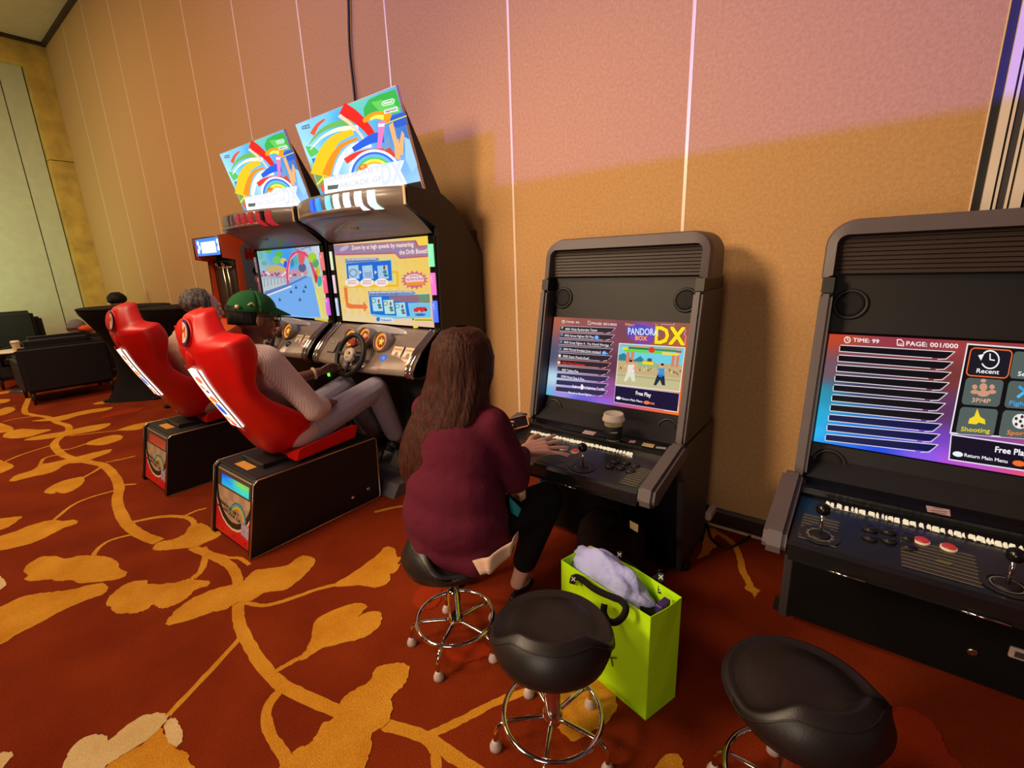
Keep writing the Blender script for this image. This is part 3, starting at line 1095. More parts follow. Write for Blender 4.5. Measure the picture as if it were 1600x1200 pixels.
M['bezel'] = mat('black_glass_bezel', (28, 25, 28), 0.5, var=0.1, spec=0.3)
M['deep_black'] = mat('deep_black_board', (11, 9, 10), 0.7, var=0.2, spec=0.2, bump=0.2, bscale=300)
M['bezel_brown'] = mat('dark_brown_louvre', (56, 42, 37), 0.5, var=0.1)
M['charcoal_dark'] = mat('charcoal_ring', (34, 31, 33), 0.5)
M['panel_print'] = mat('black_control_panel', (26, 25, 27), 0.3, var=0.1)
M['lightbar'] = glow('clear_lit_acrylic', (255, 232, 190), 0.85)

MIDX, RIX = -0.915, 0.249
t, sp, X, Y, yz, N, PT, pp_ = fight_cabinet('arcade_cabinet', MIDX, 0.0, 'black and charcoal fighting-game cabinet with a white coffee cup on its shelf', 3)
sp.z = (850, 480, .15625)
# ---- its screen: game list on a smoky orange and violet ground
bg = field([(0, 0, (176, 96, 74)), (.3, 0, (150, 84, 78)), (.6, .1, (120, 62, 84)), (1, 0, (150, 84, 70)), (0, .5, (84, 84, 110)), (.3, .5, (70, 48, 66)), (.5, .55, (96, 52, 72)), (1, .5, (196, 84, 34)), (.05, .78, (190, 226, 240)), (.2, .8, (150, 170, 226)), (0, 1, (70, 196, 216)), (.12, .95, (170, 140, 226)), (.3, 1, (98, 88, 214)), (.46, .85, (150, 70, 150)), (.47, 1, (150, 104, 236)), (.65, 1, (206, 90, 150)), (.8, 1, (240, 100, 70)), (1, .85, (244, 112, 24)), (1, 1, (246, 120, 20)), (.95, .3, (190, 90, 50))])
sp.quad([(103, 97), (1508, 160), (1398, 1092), (20, 878)], bg, 26, 18, 0)
sp.ring((195, 145), 12, 17, (235, 225, 220), 2, n=16)
sp.line([(195, 145), (195, 134)], 3, (235, 225, 220), 3).line([(195, 145), (204, 147)], 3, (235, 225, 220), 3)
sp.text('TIME: 99', (222, 155), (352, 163), (223, 138), (240, 230, 228), 3, .02)
sp.line([(443, 138), (443, 172), (468, 174), (468, 152), (456, 139)], 4, (235, 225, 220), 2, True)
sp.text('PAGE: 001/002', (480, 172), (728, 187), (481, 150), (240, 230, 228), 3, .02)
names = [('0001 Ninja Ryukenden Taisen', 215, 228, 532, 242, 0), ('0002 Street Fighter EX Plus', 205, 292, 497, 309, 0), ('0003 Street Fighter II - The World Warrior', 200, 360, 647, 392, 0), ('0004 Mortal Kombat [coin version]', 195, 428, 567, 462, 0),
         ('0005 Super Punch-Out!!', 190, 498, 450, 524, 0), ('0006 Metal Submarine', 185, 566, 405, 588, 1), ('0007 Tekken Plus', 180, 636, 342, 654, 0), ('0008 Metal Slug 6 Plus', 172, 700, 402, 732, 0), ('Fighter EX Fighting Turbo', 285, 800, 605, 832, 0), ('Marvel vs. Street Fighter', 245, 862, 475, 888, 0)]
for k, (s, xa, ya, xb, yb, hot) in enumerate(names):
    x0, x1 = 168 - k * 5, 716 - k * 9
    yt, dyr = 188 + k * 67, 18 + k * 3.0
    sp.poly([(x0, yt), (x1, yt + dyr + 2), (x1 - 48, yt + dyr + 50), (x0 - 6, yt + 46)], (44, 34, 46) if k < 7 else (52, 44, 86), 1)
    c = (250, 150, 120) if hot else (208, 190, 200)
    sp.line([(x0, yt), (x1, yt + dyr + 2), (x1 - 34, yt + dyr + 36)], 4, c, 2)
    sp.line([(x0 - 6, yt + 48), (x1 - 125, yt + dyr + 50)], 5, c, 2).line([(x1 - 85, yt + dyr + 54), (x1 - 50, yt + dyr + 46)], 7, c, 2)
    sp.text(s, (xa, ya), (xb, yb), (xa + 1, ya - 21), (232, 60, 44) if hot else (246, 242, 246), 4, .02)
for x, y in ((185, 210), (178, 275), (172, 345), (165, 415)):
    if y == 210: sp.poly([(x - 8, y - 12), (x + 12, y - 10), (x + 4, y - 2), (x - 6, y + 10)], (225, 235, 215), 3)
    else: sp.line([(x - 11, y - 11), (x + 11, y + 11)], 5, (150, 190, 236), 3).line([(x + 11, y - 11), (x - 11, y + 11)], 5, (150, 190, 236), 3)
sp.ell((158, 484), 13, 15, (232, 232, 236), 3).ell((150, 552), 16, 17, (246, 170, 90), 3).ell((150, 552), 9, 10, (250, 220, 180), 4).ell((146, 624), 10, 12, (104, 84, 150), 3)
for x, y in ((527, 302), (603, 458)):
    sp.ell((x, y), 25, 21, (48, 130, 220), 3).ring((x, y), 8, 13, (220, 240, 250), 4, n=14).line([(x - 22, y + 20), (x - 8, y + 12)], 8, (48, 130, 220), 3)
sp.poly([(372, 775), (384, 768), (396, 790), (390, 822), (372, 826), (366, 800)], (240, 240, 250), 5)
# logo
sp.poly([(830, 200), (900, 160), (1000, 150), (1060, 170), (1130, 190), (1150, 260), (1120, 330), (1040, 372), (960, 368), (900, 340), (850, 300)], (128, 62, 168), 1)
sp.line([(1110, 170), (1160, 185), (1180, 170), (1300, 180), (1305, 160)], 4, (236, 180, 230), 2).line([(1420, 230), (1402, 270), (1420, 290), (1408, 380)], 5, (236, 180, 240), 2)
sp.text('700in1', (808, 182), (896, 190), (810, 160), (244, 170, 60), 3, .03)
sp.poly([(818, 215), (868, 196), (940, 168), (1150, 230), (1120, 305), (1040, 285), (920, 268), (866, 282), (842, 310)], (70, 70, 170), 2)
sp.text('PANDORA', (838, 276), (1146, 288), (838, 204), (110, 130, 236), 3, .05)
sp.text('PANDORA', (842, 272), (1140, 284), (842, 208), (234, 240, 252), 4, .01)
sp.text('BOX', (912, 330), (1030, 338), (914, 284), (214, 110, 20), 4, .06)
sp.text('BOX', (914, 327), (1028, 335), (916, 286), (250, 200, 40), 5, .01)
sp.text('DX', (1098, 372), (1392, 388), (1112, 192), (120, 70, 20), 3, .07)
sp.text('DX', (1104, 366), (1396, 384), (1116, 196), (250, 226, 30), 4, .05)
# preview window: a generic ring fight
sp.poly([(752, 358), (1415, 402), (1360, 850), (712, 778)], (248, 246, 240), 2)
pv = lambda u, v: ((758 + (1408 - 758) * u) * (1 - v) + (718 + (1354 - 718) * u) * v, (364 + (408 - 364) * u) * (1 - v) + (772 + (842 - 772) * u) * v)
R4 = lambda u0, v0, u1, v1, c, l=3: sp.poly([pv(u0, v0), pv(u1, v0), pv(u1, v1), pv(u0, v1)], c, l)
R4(0, 0, 1, .45, (112, 206, 226)); R4(0, .40, 1, .72, (196, 170, 124), 4); R4(0, .70, 1, 1, (196, 188, 140), 4); R4(0, .74, 1, .78, (176, 168, 124), 5)
sp.poly([pv(.0, .42), pv(.0, .28), pv(.08, .22), pv(.15, .30), pv(.25, .36), pv(.34, .26), pv(.44, .42)], (40, 130, 140), 4)
sp.poly([pv(.30, .46), pv(.42, .34), pv(.55, .36), pv(.66, .48), pv(.62, .56), pv(.34, .56)], (160, 176, 130), 5)
for u in (.12, .19, .82, .89): R4(u, .18, u + .05, .45, (214, 130, 96), 5)
R4(.38, .38, .55, .45, (240, 214, 40), 6); R4(.45, .30, .52, .38, (70, 80, 90), 6)
R4(.02, .02, .98, .05, (210, 150, 90), 6); R4(.14, .06, .46, .11, (40, 120, 60), 6); R4(.54, .06, .88, .11, (60, 140, 90), 6); R4(.88, .07, .96, .12, (206, 60, 40), 6)
R4(.08, .12, .46, .18, (110, 214, 50), 6); R4(.52, .12, .66, .18, (110, 214, 50), 6); R4(.66, .13, .92, .19, (246, 214, 40), 6); R4(.05, .08, .14, .14, (240, 210, 50), 6)
sp.ell(pv(.50, .10), 32, 30, (222, 60, 30), 7)
rr = random.Random(4)
for k in range(30): sp.ell(pv(.02 + k * .033, .56 + rr.uniform(-.03, .05)), 9, 14, rr.choice([(206, 170, 110), (150, 110, 80), (226, 196, 140), (120, 100, 60)]), 5, 8)
def fighter(u, v, body, leg, s):
    sp.poly([pv(u - .05, v - .06), pv(u + .05, v - .08), pv(u + .06, v + .10), pv(u, v + .14), pv(u - .05, v + .10)], body, 7)
    sp.poly([pv(u - .05, v + .08), pv(u + .06, v + .08), pv(u + .09, v + .32), pv(u + .04, v + .32), pv(u, v + .20), pv(u - .05, v + .34), pv(u - .09, v + .34)], leg, 7)
    sp.ell(pv(u + .005 * s, v - .12), 16, 20, (226, 170, 130), 8, 12).poly([pv(u + .05 * s, v - .04), pv(u + .13 * s, v + .02), pv(u + .12 * s, v + .06), pv(u + .03 * s, v + .02)], (222, 160, 120), 7)
    sp.ell(pv(u - .01 * s, v - .16), 17, 12, (30, 26, 30), 9, 10)
fighter(.21, .56, (232, 224, 214), (226, 222, 200), 1)
fighter(.68, .58, (60, 150, 214), (30, 40, 70), -1)
# free-play panel
sp.poly([(712, 780), (1358, 858), (1338, 1052), (698, 952)], (206, 190, 214), 1)
sp.poly([(716, 786), (1352, 864), (1332, 1044), (703, 946)], (26, 18, 52), 2)
sp.text('Free Play', (918, 876), (1068, 900), (920, 838), (250, 248, 250), 4, .04)
sp.ell((746, 908), 26, 16, (240, 240, 250), 4, rot=.12).text('Return Main Menu', (780, 924), (982, 955), (782, 902), (240, 238, 246), 4, .03)
sp.ell((1028, 954), 32, 18, (240, 120, 60), 4, rot=.12).text('OK', (1060, 970), (1106, 977), (1062, 950), (250, 160, 130), 4, .03)
sp.line([(1200, 1030), (1336, 1050), (1342, 1000)], 7, (245, 225, 235), 4)
sp.build('screen', M['screen'], t)

# stickers and small plates lying on the middle cabinet
pp_.z = None
pp_.mb = MB()
st = Pic((X(0), Y(1.78), .6372), (0, 0, 1), (1, 0, 0))
st.poly(zz([(685, 232), (765, 246), (740, 270), (662, 254)], 760, 620, .225), (226, 196, 190), 1)
for q, c in (([(1000, 300), (1040, 305), (1030, 322), (985, 318)], (206, 170, 160)), ([(1090, 318), (1170, 332), (1155, 356), (1075, 340)], (206, 186, 130)), ([(1180, 345), (1250, 352), (1245, 366), (1175, 358)], (160, 156, 170))):
    st.poly(zz(q, 760, 620, .225), c, 1)
st.build('sticker', M['print'], t)
pp_.poly(zz([(505, 386), (585, 398), (565, 418), (488, 404)], 760, 620, .225), (232, 206, 206), 6)
pp_.build('sticker', M['print'], t)

# paper coffee cup on the shelf
c = at_z(958, 686, .6372)
cup = thing('coffee_cup', 'white-lidded paper coffee cup with a dark sleeve on the arcade cabinet shelf', 'cup', c)
MB().lathe([(.030, 0), (.032, .004), (.0415, .095), (.043, .098)], (0, 0, 0), 28).build('cup_body', M['cream'], cup, True)
MB().lathe([(.0335, .006), (.0400, .066), (.0408, .066), (.0343, .005)], (0, 0, 0), 28).build('sleeve', M['blackmatte'], cup, True)
MB().lathe([(.0425, .084), (.0475, .087), (.0475, .095), (.044, .099), (.042, .114), (.039, .118), (.036, .114), (.003, .113)], (0, 0, 0), 28).build('lid', M['white'], cup, True)
sl_ = Pic((0, 0, 0), (0, -1, 0), (1, 0, 0), 'm')
for k in range(9):
    g = -PI / 2 + math.radians(18) + (k - 4) * .12
    r = .0380
    p = Vector((r * math.cos(g), r * math.sin(g), .040))
    sl_.mb.hexa([p + Vector((0, 0, 0)), p + Vector((.0022, 0, 0)), p + Vector((.0022, .002, 0)), p + Vector((0, .002, 0)), p + Vector((0, 0, .006)), p + Vector((.0022, 0, .006)), p + Vector((.0022, .002, .006)), p + Vector((0, .002, .006))])
sl_.mb.build('sleeve_print', M['white'], cup, True)

# ---- right-hand cabinet
t, sp, X, Y, yz, N, PT, pp_ = fight_cabinet('arcade_cabinet', RIX, -0.04, 'black fighting-game cabinet at the right edge showing an empty list and round menu icons', 9)
sp.z = (1240, 330, .375)
bg = field([(0, 0, (196, 70, 40)), (.3, 0, (150, 54, 70)), (.5, .0, (160, 60, 60)), (0, .35, (120, 86, 96)), (0, .55, (40, 150, 176)), (0, .75, (30, 176, 216)), (0, .92, (40, 190, 240)), (.2, .8, (20, 120, 220)), (.12, 1, (30, 120, 240)), (.25, .97, (16, 70, 226)), (.2, .45, (60, 44, 80)), (.42, .3, (120, 52, 48)), (.45, .6, (96, 50, 90)), (.42, .8, (120, 60, 190)), (.42, .97, (140, 90, 240)), (.55, 1, (200, 80, 210)), (.8, 1, (240, 80, 120)), (1, 1, (240, 90, 60)), (1, 0, (140, 60, 80)), (1, .5, (120, 40, 60))])
TL, BL = (150, 511), (78, 957)
def edge(p): return p
TRm, BRm = sp.p2(TL)[0] + .695, sp.p2(BL)[0] + .695
a2, d2 = sp.p2(TL), sp.p2(BL)
zk = sp.z
sp.z = 'm'
sp.quad([(a2[0], a2[1]), (a2[0] + .695, a2[1]), (a2[0] + .695, d2[1]), (a2[0], d2[1])], bg, 28, 18, 0)
sp.z = zk
for k in range(10):
    y = 560 + k * 41.2
    xl, xr = 196 - k * 6.6, 672 - k * 7.8
    dyr = 26 + k * 1.8
    sp.poly([(xl, y), (xr, y + dyr + 2), (xr - 44, y + dyr + 28), (xl - 4, y + 24)], (12, 8, 18) if k < 7 else (12, 18, 70), 1)
    sp.line([(xl, y - 2), (xr, y + dyr), (xr - 36, y + dyr + 30), (xr - 72, y + dyr + 31)], 3.2, (226, 222, 226), 3)
    sp.line([(xl - 4, y + 4), (xl - 5, y + 24), (xr - 96, y + dyr + 26)], 3.0, (226, 222, 226), 3)
sp.ring((224, 536), 10, 14, (245, 235, 230), 2, n=18).line([(224, 536), (224, 528)], 3, (245, 235, 230), 3).line([(224, 536), (231, 538)], 3, (245, 235, 230), 3)
sp.text('TIME: 99', (247, 544), (355, 551), (248, 528), (246, 238, 236), 3, .03)
sp.line([(432, 535), (432, 558), (458, 561), (458, 546), (447, 535)], 4, (240, 230, 226), 2, True).text('GP', (438, 557), (453, 559), (438, 549), (240, 230, 226), 3)
sp.text('PAGE: 001/000', (469, 560), (684, 572), (470, 542), (246, 238, 236), 3, .03)
# menu tiles (they run on past the frame edge)
def mp(u, v):   # menu plane coordinates: u along a row, v down
    return (730 + u + v * -.195, 555 + v + u * .075)
sp.poly([mp(-8, -4), mp(560, -4), mp(560, 372), mp(-8, 372)], (236, 232, 236), 1)
sp.poly([mp(-2, 2), mp(554, 2), mp(554, 366), mp(-2, 366)], (14, 10, 18), 2)
def tile(c, r, label, col, tcol):
    u0, v0 = 14 + c * 178, 14 + r * 122
    if r: u0 += 2
    rr_ = 16
    w_, h_ = (170 if c == 0 and r == 0 else 158), 112
    def rrect(e):
        pts = []
        for (cx_, cy_, a) in ((u0 + w_ - rr_, v0 + rr_, -90), (u0 + w_ - rr_, v0 + h_ - rr_, 0), (u0 + rr_, v0 + h_ - rr_, 90), (u0 + rr_, v0 + rr_, 180)):
            for i in range(5):
                g = math.radians(a + 90 * i / 4)
                pts.append(mp(cx_ + (rr_ + e) * math.cos(g), cy_ + (rr_ + e) * math.sin(g)))
        return pts
    if label == 'Recent':
        sp.poly(rrect(4), (240, 110, 50), 3).poly(rrect(-1), (26, 22, 34), 4)
    else:
        sp.poly(rrect(0), (84, 96, 92), 4)
    n_ = len(label)
    lw = min(n_ * 15.5, 120)
    if label: sp.text(label, mp(u0 + w_ / 2 - lw / 2, v0 + h_ - 12), mp(u0 + w_ / 2 + lw / 2, v0 + h_ - 12), mp(u0 + w_ / 2 - lw / 2, v0 + h_ - 30), tcol, 6, .03)
    return mp(u0 + w_ / 2, v0 + 42)
c0 = tile(0, 0, 'Recent', 0, (245, 240, 240))
sp.ring(c0, 34, 40, (245, 245, 245), 6, -2.4, 2.7, 26).line([c0, (c0[0], c0[1] - 24)], 5, (245, 245, 245), 6).line([c0, (c0[0] + 18, c0[1] + 3)], 5, (245, 245, 245), 6)
sp.poly([(c0[0] - 50, c0[1] - 18), (c0[0] - 24, c0[1] - 24), (c0[0] - 38, c0[1] + 4)], (245, 245, 245), 6)
c1 = tile(1, 0, 'Search', 0, (235, 235, 235))
sp.ring(c1, 20, 27, (235, 235, 235), 6)
c2 = tile(2, 0, '', 0, (235, 235, 235))
c3 = tile(0, 1, '3P/4P', 0, (224, 170, 140))
for dx, s_ in ((-36, .8), (36, .8), (0, 1.2)):
    sp.ell((c3[0] + dx, c3[1] - 8), 14 * s_, 13 * s_, (206, 150, 122), 6).ell((c3[0] + dx, c3[1] + 16 * s_), 22 * s_, 11 * s_, (206, 150, 122), 6)
sp.ell((c3[0], c3[1] - 34), 12, 8, (206, 150, 122), 6)
c4 = tile(1, 1, 'Fighting', 0, (70, 160, 230))
sp.line([(c4[0] - 34, c4[1] + 20), (c4[0] + 26, c4[1] - 24)], 12, (80, 190, 240), 6).line([(c4[0] - 28, c4[1] - 22), (c4[0] + 30, c4[1] + 24)], 12, (60, 160, 220), 7)
tile(2, 1, '', 0, (235, 235, 235))
c5 = tile(0, 2, 'Shooting', 0, (232, 206, 40))
sp.poly([(c5[0] - 40, c5[1] + 22), (c5[0] - 34, c5[1] + 2), (c5[0] - 14, c5[1] - 8), (c5[0] - 2, c5[1] - 40), (c5[0] + 10, c5[1] - 6), (c5[0] + 30, c5[1] + 6), (c5[0] + 32, c5[1] + 26), (c5[0] + 4, c5[1] + 18), (c5[0] - 6, c5[1] + 26)], (244, 214, 40), 6)
c6 = tile(1, 2, 'Sports', 0, (240, 130, 60))
sp.ell(c6, 34, 31, (240, 236, 230), 6)
for k in range(6):
    g = k * 1.257
    sp.ell((c6[0] + (22 if k else 0) * math.cos(g), c6[1] + (20 if k else 0) * math.sin(g)), 8, 8, (70, 50, 50), 7, 5)
tile(2, 2, '', 0, (235, 235, 235))
sp.poly([(655, 928), (1218, 1010), (1196, 1120), (644, 1036)], (230, 226, 232), 1).poly([(659, 934), (1210, 1014), (1190, 1112), (650, 1032)], (22, 14, 34), 2)
sp.text('Free Play', (838, 1004), (975, 1022), (841, 980), (250, 250, 250), 4, .04)
sp.ell((684, 1012), 22, 11, (236, 240, 250), 4, rot=.15).text('Return Main Menu', (711, 1022), (890, 1050), (712, 1008), (245, 242, 246), 4, .03)
sp.ell((938, 1051), 27, 12, (244, 110, 40), 4, rot=.15).text('OK', (968, 1062), (1006, 1068), (969, 1046), (250, 160, 110), 4, .03)
sp.build('screen', M['screen'], t)
st = Pic((X(0), Y(1.78), .6372), (0, 0, 1), (1, 0, 0))
sq = zz([(1015, 342), (1158, 368), (1163, 408), (1025, 380)], 1180, 700, .2625)
st.poly(sq, (222, 190, 186), 1)
st.z = (1180, 700, .2625)
for yy, a, b in ((358, 1060, 1115), (374, 1045, 1140), (386, 1050, 1135)):
    st.line([(a, yy - 2), (b, yy + 8)], 4, (130, 90, 90), 2)
st.build('sticker', M['print'], t)
pp_.z = (1180, 700, .2625)
pp_.mb = MB()
pp_.poly([(1085, 665), (1180, 690), (1160, 702), (1070, 676)], (120, 112, 70), 7)
pp_.build('panel_badge', M['print'], t)
# lock and coin door on the lower front
fy = Y(1.875)
c = at_y(1519, 1018, fy)
MB().lathe([(.013, 0), (.013, .006), (.009, .008), (.003, .006)], c, 18, (0, -1, 0)).build('lock', M['brass'], t)
c = at_y(1592, 1020, fy)
o = MB().box((c.x - .022, fy - .012, c.z - .018), (c.x + .03, fy + .02, c.z + .018), .003).build('coin_return', M['glide'], t)
MB().box((c.x - .011, fy - .0135, c.z - .010), (c.x + .02, fy - .010, c.z + .010)).build('coin_slot', M['charcoal'], o)

# ================================================================== RACING MACHINES
M['red_lens'] = glow('lit_red_lens', (216, 26, 44), 0.7)
M['blue_btn'] = glow('lit_blue_button', (20, 120, 240), 0.8)
M['navy_btn'] = mat('dark_blue_button', (22, 28, 60), 0.3)
M['gauge_ring'] = glow('lit_orange_ring', (255, 150, 40), 1.0)
M['gauge_face'] = glow('lit_red_face', (170, 30, 12), 0.5)
M['gauge_star'] = glow('lit_yellow_star', (255, 214, 60), 1.0)
M['green_led'] = glow('lit_green_slot', (130, 255, 60), 1.2)
M['clear'] = mat('frosted_windscreen', (176, 170, 180), 0.25)


def led_mat(c, s=1.15):
    k = 'led_%d_%d_%d' % c
    if k not in M: M[k] = glow('led_' + '_'.join(str(v) for v in c), c, s)
    return M[k]


def hood_y(x):
    return 1.79 - 0.15 * max(0.0, 1 - (abs(x) / 0.535) ** 2.4)


MQ_N = Vector((0, -1, -.285)).normalized()
CXN, CXF = -2.59, -3.735

# ---- marquee picture, drawn once in the near machine's plane
mq = Pic((CXN, 1.957, 1.81), MQ_N, (1, 0, 0), 'm')
mh, mw = 0.505, 0.4955
mq.quad([(-mw, mh), (mw, mh), (mw, -.06), (-mw, -.06)], field([(0, 0, (150, 206, 240)), (.3, 0, (120, 196, 240)), (.5, .1, (60, 160, 232)), (.35, .3, (90, 180, 240)), (0, .3, (170, 220, 240)), (.6, .0, (110, 200, 170)), (0, .5, (120, 190, 140)), (.8, .5, (90, 150, 214)), (1, .4, (60, 110, 190)), (1, .8, (150, 196, 240)), (.9, .65, (120, 170, 220)), (.5, .5, (190, 220, 240)), (.1, .8, (70, 140, 200)), (0, 1, (190, 180, 160)), (.5, 1, (255, 255, 255)), (1, 1, (130, 190, 240))]), 22, 14, 0)
mq.z = (440, 130, .2)
mq.poly([(640, 200), (680, 130), (760, 90), (890, 47), (935, 190), (860, 235), (770, 215), (700, 270), (650, 290)], (60, 170, 70), 1)
mq.poly([(700, 150), (780, 130), (860, 150), (920, 190), (930, 225), (840, 240), (760, 215)], (100, 196, 90), 2)
mq.poly([(185, 490), (260, 500), (300, 540), (230, 580), (210, 550)], (90, 190, 90), 1).poly([(235, 590), (330, 570), (360, 640), (262, 665)], (40, 120, 214), 1).poly([(250, 680), (330, 660), (350, 760), (300, 830), (285, 790)], (120, 150, 80), 1)
mq.line([(280, 790), (325, 740), (335, 690)], 14, (230, 214, 60), 2).poly([(300, 800), (340, 780), (352, 836), (318, 850)], (210, 90, 70), 2)
mq.poly([(840, 260), (960, 225), (985, 320), (900, 350), (860, 330)], (50, 90, 190), 1).line([(800, 320), (975, 255)], 10, (190, 200, 90), 2)
# plain speed sweeps in the artwork's colours stand in for the artwork itself
SW = [2.0]


def sweep(pts, w0, w1, col, layer):
    SW[0] += .35
    layer = SW[0]
    P = smooth_path([(a, b, 0) for a, b in pts], 6)
    n = len(P)
    L, Rr = [], []
    for k, q in enumerate(P):
        d = (P[min(k + 1, n - 1)] - P[max(k - 1, 0)]).normalized()
        w = w0 + (w1 - w0) * k / (n - 1)
        L.append((q.x - d.y * w / 2, q.y + d.x * w / 2))
        Rr.append((q.x + d.y * w / 2, q.y - d.x * w / 2))
    for k in range(n - 1):
        mq.poly([L[k], L[k + 1], Rr[k + 1], Rr[k]], col, layer)


sweep([(215, 480), (300, 380), (420, 320), (560, 300)], 6, 60, (110, 176, 80), 2)
sweep([(225, 520), (320, 420), (450, 360), (600, 350)], 6, 46, (236, 232, 200), 3)
sweep([(300, 720), (340, 560), (420, 440), (560, 380)], 150, 40, (248, 190, 36), 3)
sweep([(350, 720), (395, 600), (470, 490), (600, 430)], 70, 20, (244, 140, 34), 4)
sweep([(420, 720), (470, 590), (560, 500), (700, 470)], 40, 60, (236, 240, 244), 5)
sweep([(470, 200), (560, 250), (650, 330), (720, 420)], 110, 50, (222, 40, 34), 4)
sweep([(450, 250), (530, 310), (610, 390), (660, 470)], 30, 16, (250, 200, 180), 5)
sweep([(560, 520), (640, 470), (720, 430), (800, 420)], 40, 90, (44, 92, 214), 5)
sweep([(500, 610), (580, 560), (680, 530), (800, 520)], 50, 20, (224, 60, 50), 6)
sweep([(240, 400), (280, 330), (340, 280)], 40, 14, (226, 84, 50), 3)
sweep([(640, 300), (700, 260), (770, 250), (850, 280)], 30, 80, (250, 150, 30), 5)
sweep([(690, 285), (740, 262), (800, 268)], 16, 40, (255, 226, 90), 6)
mq.poly([(760, 300), (805, 295), (808, 330), (780, 508), (750, 512)], (232, 120, 180), 7.2).poly([(757, 318), (806, 312), (804, 338), (757, 342)], (250, 220, 235), 8)
for pts in ([(840, 330), (870, 300), (905, 450), (900, 560)], [(905, 560), (940, 370), (960, 400), (950, 560)], [(880, 470), (915, 430), (930, 600), (890, 590)]):
    mq.poly(pts, (238, 170, 110), 4)
mq.poly([(800, 460), (840, 400), (850, 540), (790, 540)], (110, 150, 190), 3)
for k, c in enumerate([(250, 250, 255), (60, 110, 220), (110, 180, 240), (90, 190, 110), (250, 226, 80), (250, 180, 60), (250, 250, 250)]):
    r1 = 205 - k * 19
    mq.ring((730, 718), r1 - 19, r1, c, 8, PI * 1.02, PI * 1.93, 26, .98)
mq.poly([(585, 690), (610, 640), (660, 625), (690, 690)], (214, 90, 60), 8)
mq.poly([(330, 745), (600, 690), (790, 630), (962, 600), (930, 680), (985, 790), (600, 900), (345, 900)], (255, 255, 255), 10)
mq.text('MARIOKART', (345, 778), (775, 690), (340, 735), (196, 198, 216), 11, .02)
mq.poly([(360, 800), (450, 790), (440, 824), (364, 834)], (90, 100, 96), 11)
mq.text('ARCADE GP', (455, 822), (790, 762), (452, 782), (190, 190, 206), 11, .02)
mq.text('DX', (790, 800), (950, 778), (775, 640), (206, 214, 236), 12, .06)
mq.line([(790, 640), (870, 622), (885, 650), (965, 600)], 5, (150, 190, 230), 12)
mq.poly([(785, 152), (800, 138), (868, 118), (886, 130), (880, 158), (862, 164), (800, 178), (784, 168)], (246, 250, 246), 6).poly([(790, 153), (803, 143), (866, 124), (880, 132), (876, 155), (862, 159), (803, 173), (790, 166)], (90, 180, 90), 7)
mq.poly([(790, 530), (850, 500), (890, 560), (870, 600), (820, 590)], (206, 70, 50), 4).poly([(960, 420), (1000, 440), (1060, 640), (1020, 700), (970, 600)], (150, 196, 240), 2)
mq.text('Nintendo', (800, 168), (872, 149), (797, 146), (246, 250, 246), 8, .03)
mq.poly([(800, 212), (904, 182), (910, 214), (806, 240)], (246, 246, 246), 6).text('namco', (812, 234), (900, 210), (808, 210), (60, 60, 60), 8, .05)
mq.line([(160, 340), (162, 360), (220, 348), (214, 322)], 5, (70, 70, 80), 3, True).text('101', (172, 356), (208, 347), (170, 334), (70, 70, 80), 4, .04)

# ---- near screen: how-to page
s1 = Pic((CXN, 1.979, 1.3), (0, -1, 0), (1, 0, 0), 'm')
s1.quad([(-.484, .26), (.484, .26), (.484, -.278), (-.484, -.278)], field([(0, 0, (226, 200, 150)), (.5, 0, (236, 208, 150)), (1, 0, (250, 214, 80)), (0, .5, (240, 210, 130)), (.5, .5, (246, 214, 110)), (1, .5, (246, 206, 100)), (.2, 1, (240, 212, 160)), (.6, 1, (240, 210, 170)), (1, 1, (244, 196, 170))]), 12, 8, 0)
s1.z = (490, 350, .14166)
for i in range(11):
    for j in range(7):
        s1.z = 'm'
        x, y = -.44 + i * .088, .22 - j * .08
        if y > -.21: s1.poly([(x, y), (x + .02, y - .03), (x, y - .06), (x - .02, y - .03)], (240, 206, 112), 1)
s1.z = (490, 350, .14166)
s1.poly([(216, 235), (1130, 178), (1160, 240), (1268, 232), (1280, 362), (950, 385), (900, 330), (300, 346), (240, 346)], (196, 100, 110), 2)
s1.poly([(220, 245), (1110, 190), (1150, 255), (1270, 246), (1278, 345), (955, 366), (905, 312), (235, 330)], (156, 134, 172), 3)
s1.ell((340, 268), 60, 26, (226, 150, 160), 4, rot=-.5).ell((340, 268), 44, 16, (170, 190, 226), 5, rot=-.5)
s1.text('Zoom by at high speeds by mastering', (420, 288), (1105, 248), (416, 240), (236, 150, 130), 4, .06).text('Zoom by at high speeds by mastering', (422, 284), (1103, 246), (418, 242), (255, 240, 226), 5, .02)
s1.text('the Drift Boost!', (948, 340), (1260, 322), (944, 288), (236, 150, 130), 4, .06).text('the Drift Boost!', (950, 336), (1256, 319), (946, 290), (255, 240, 226), 5, .02)
s1.line([(870, 530), (925, 530), (930, 680), (350, 690), (350, 820)], 26, (240, 190, 50), 3)
s1.poly([(335, 700), (372, 700), (385, 870), (420, 885), (550, 890), (548, 850), (600, 915), (560, 972), (554, 935), (400, 932), (362, 915)], (240, 120, 60), 4)
s1.poly([(356, 432), (860, 395), (876, 630), (372, 640)], (120, 200, 226), 4).poly([(362, 436), (852, 401), (866, 622), (378, 632)], (36, 110, 214), 5)
s1.poly([(350, 385), (700, 370), (732, 390), (700, 415), (352, 432)], (130, 150, 196), 6).text('Turn the steering wheel sharply', (372, 402), (690, 388), (372, 384), (240, 240, 246), 7, .02).text('while pressing the accelerator', (368, 425), (680, 410), (368, 408), (60, 90, 150), 7, .02)
for x in (382, 536, 704):
    s1.poly([(x, 462), (x + 112, 452), (x + 128, 602), (x + 14, 610)], (168, 206, 234), 6)
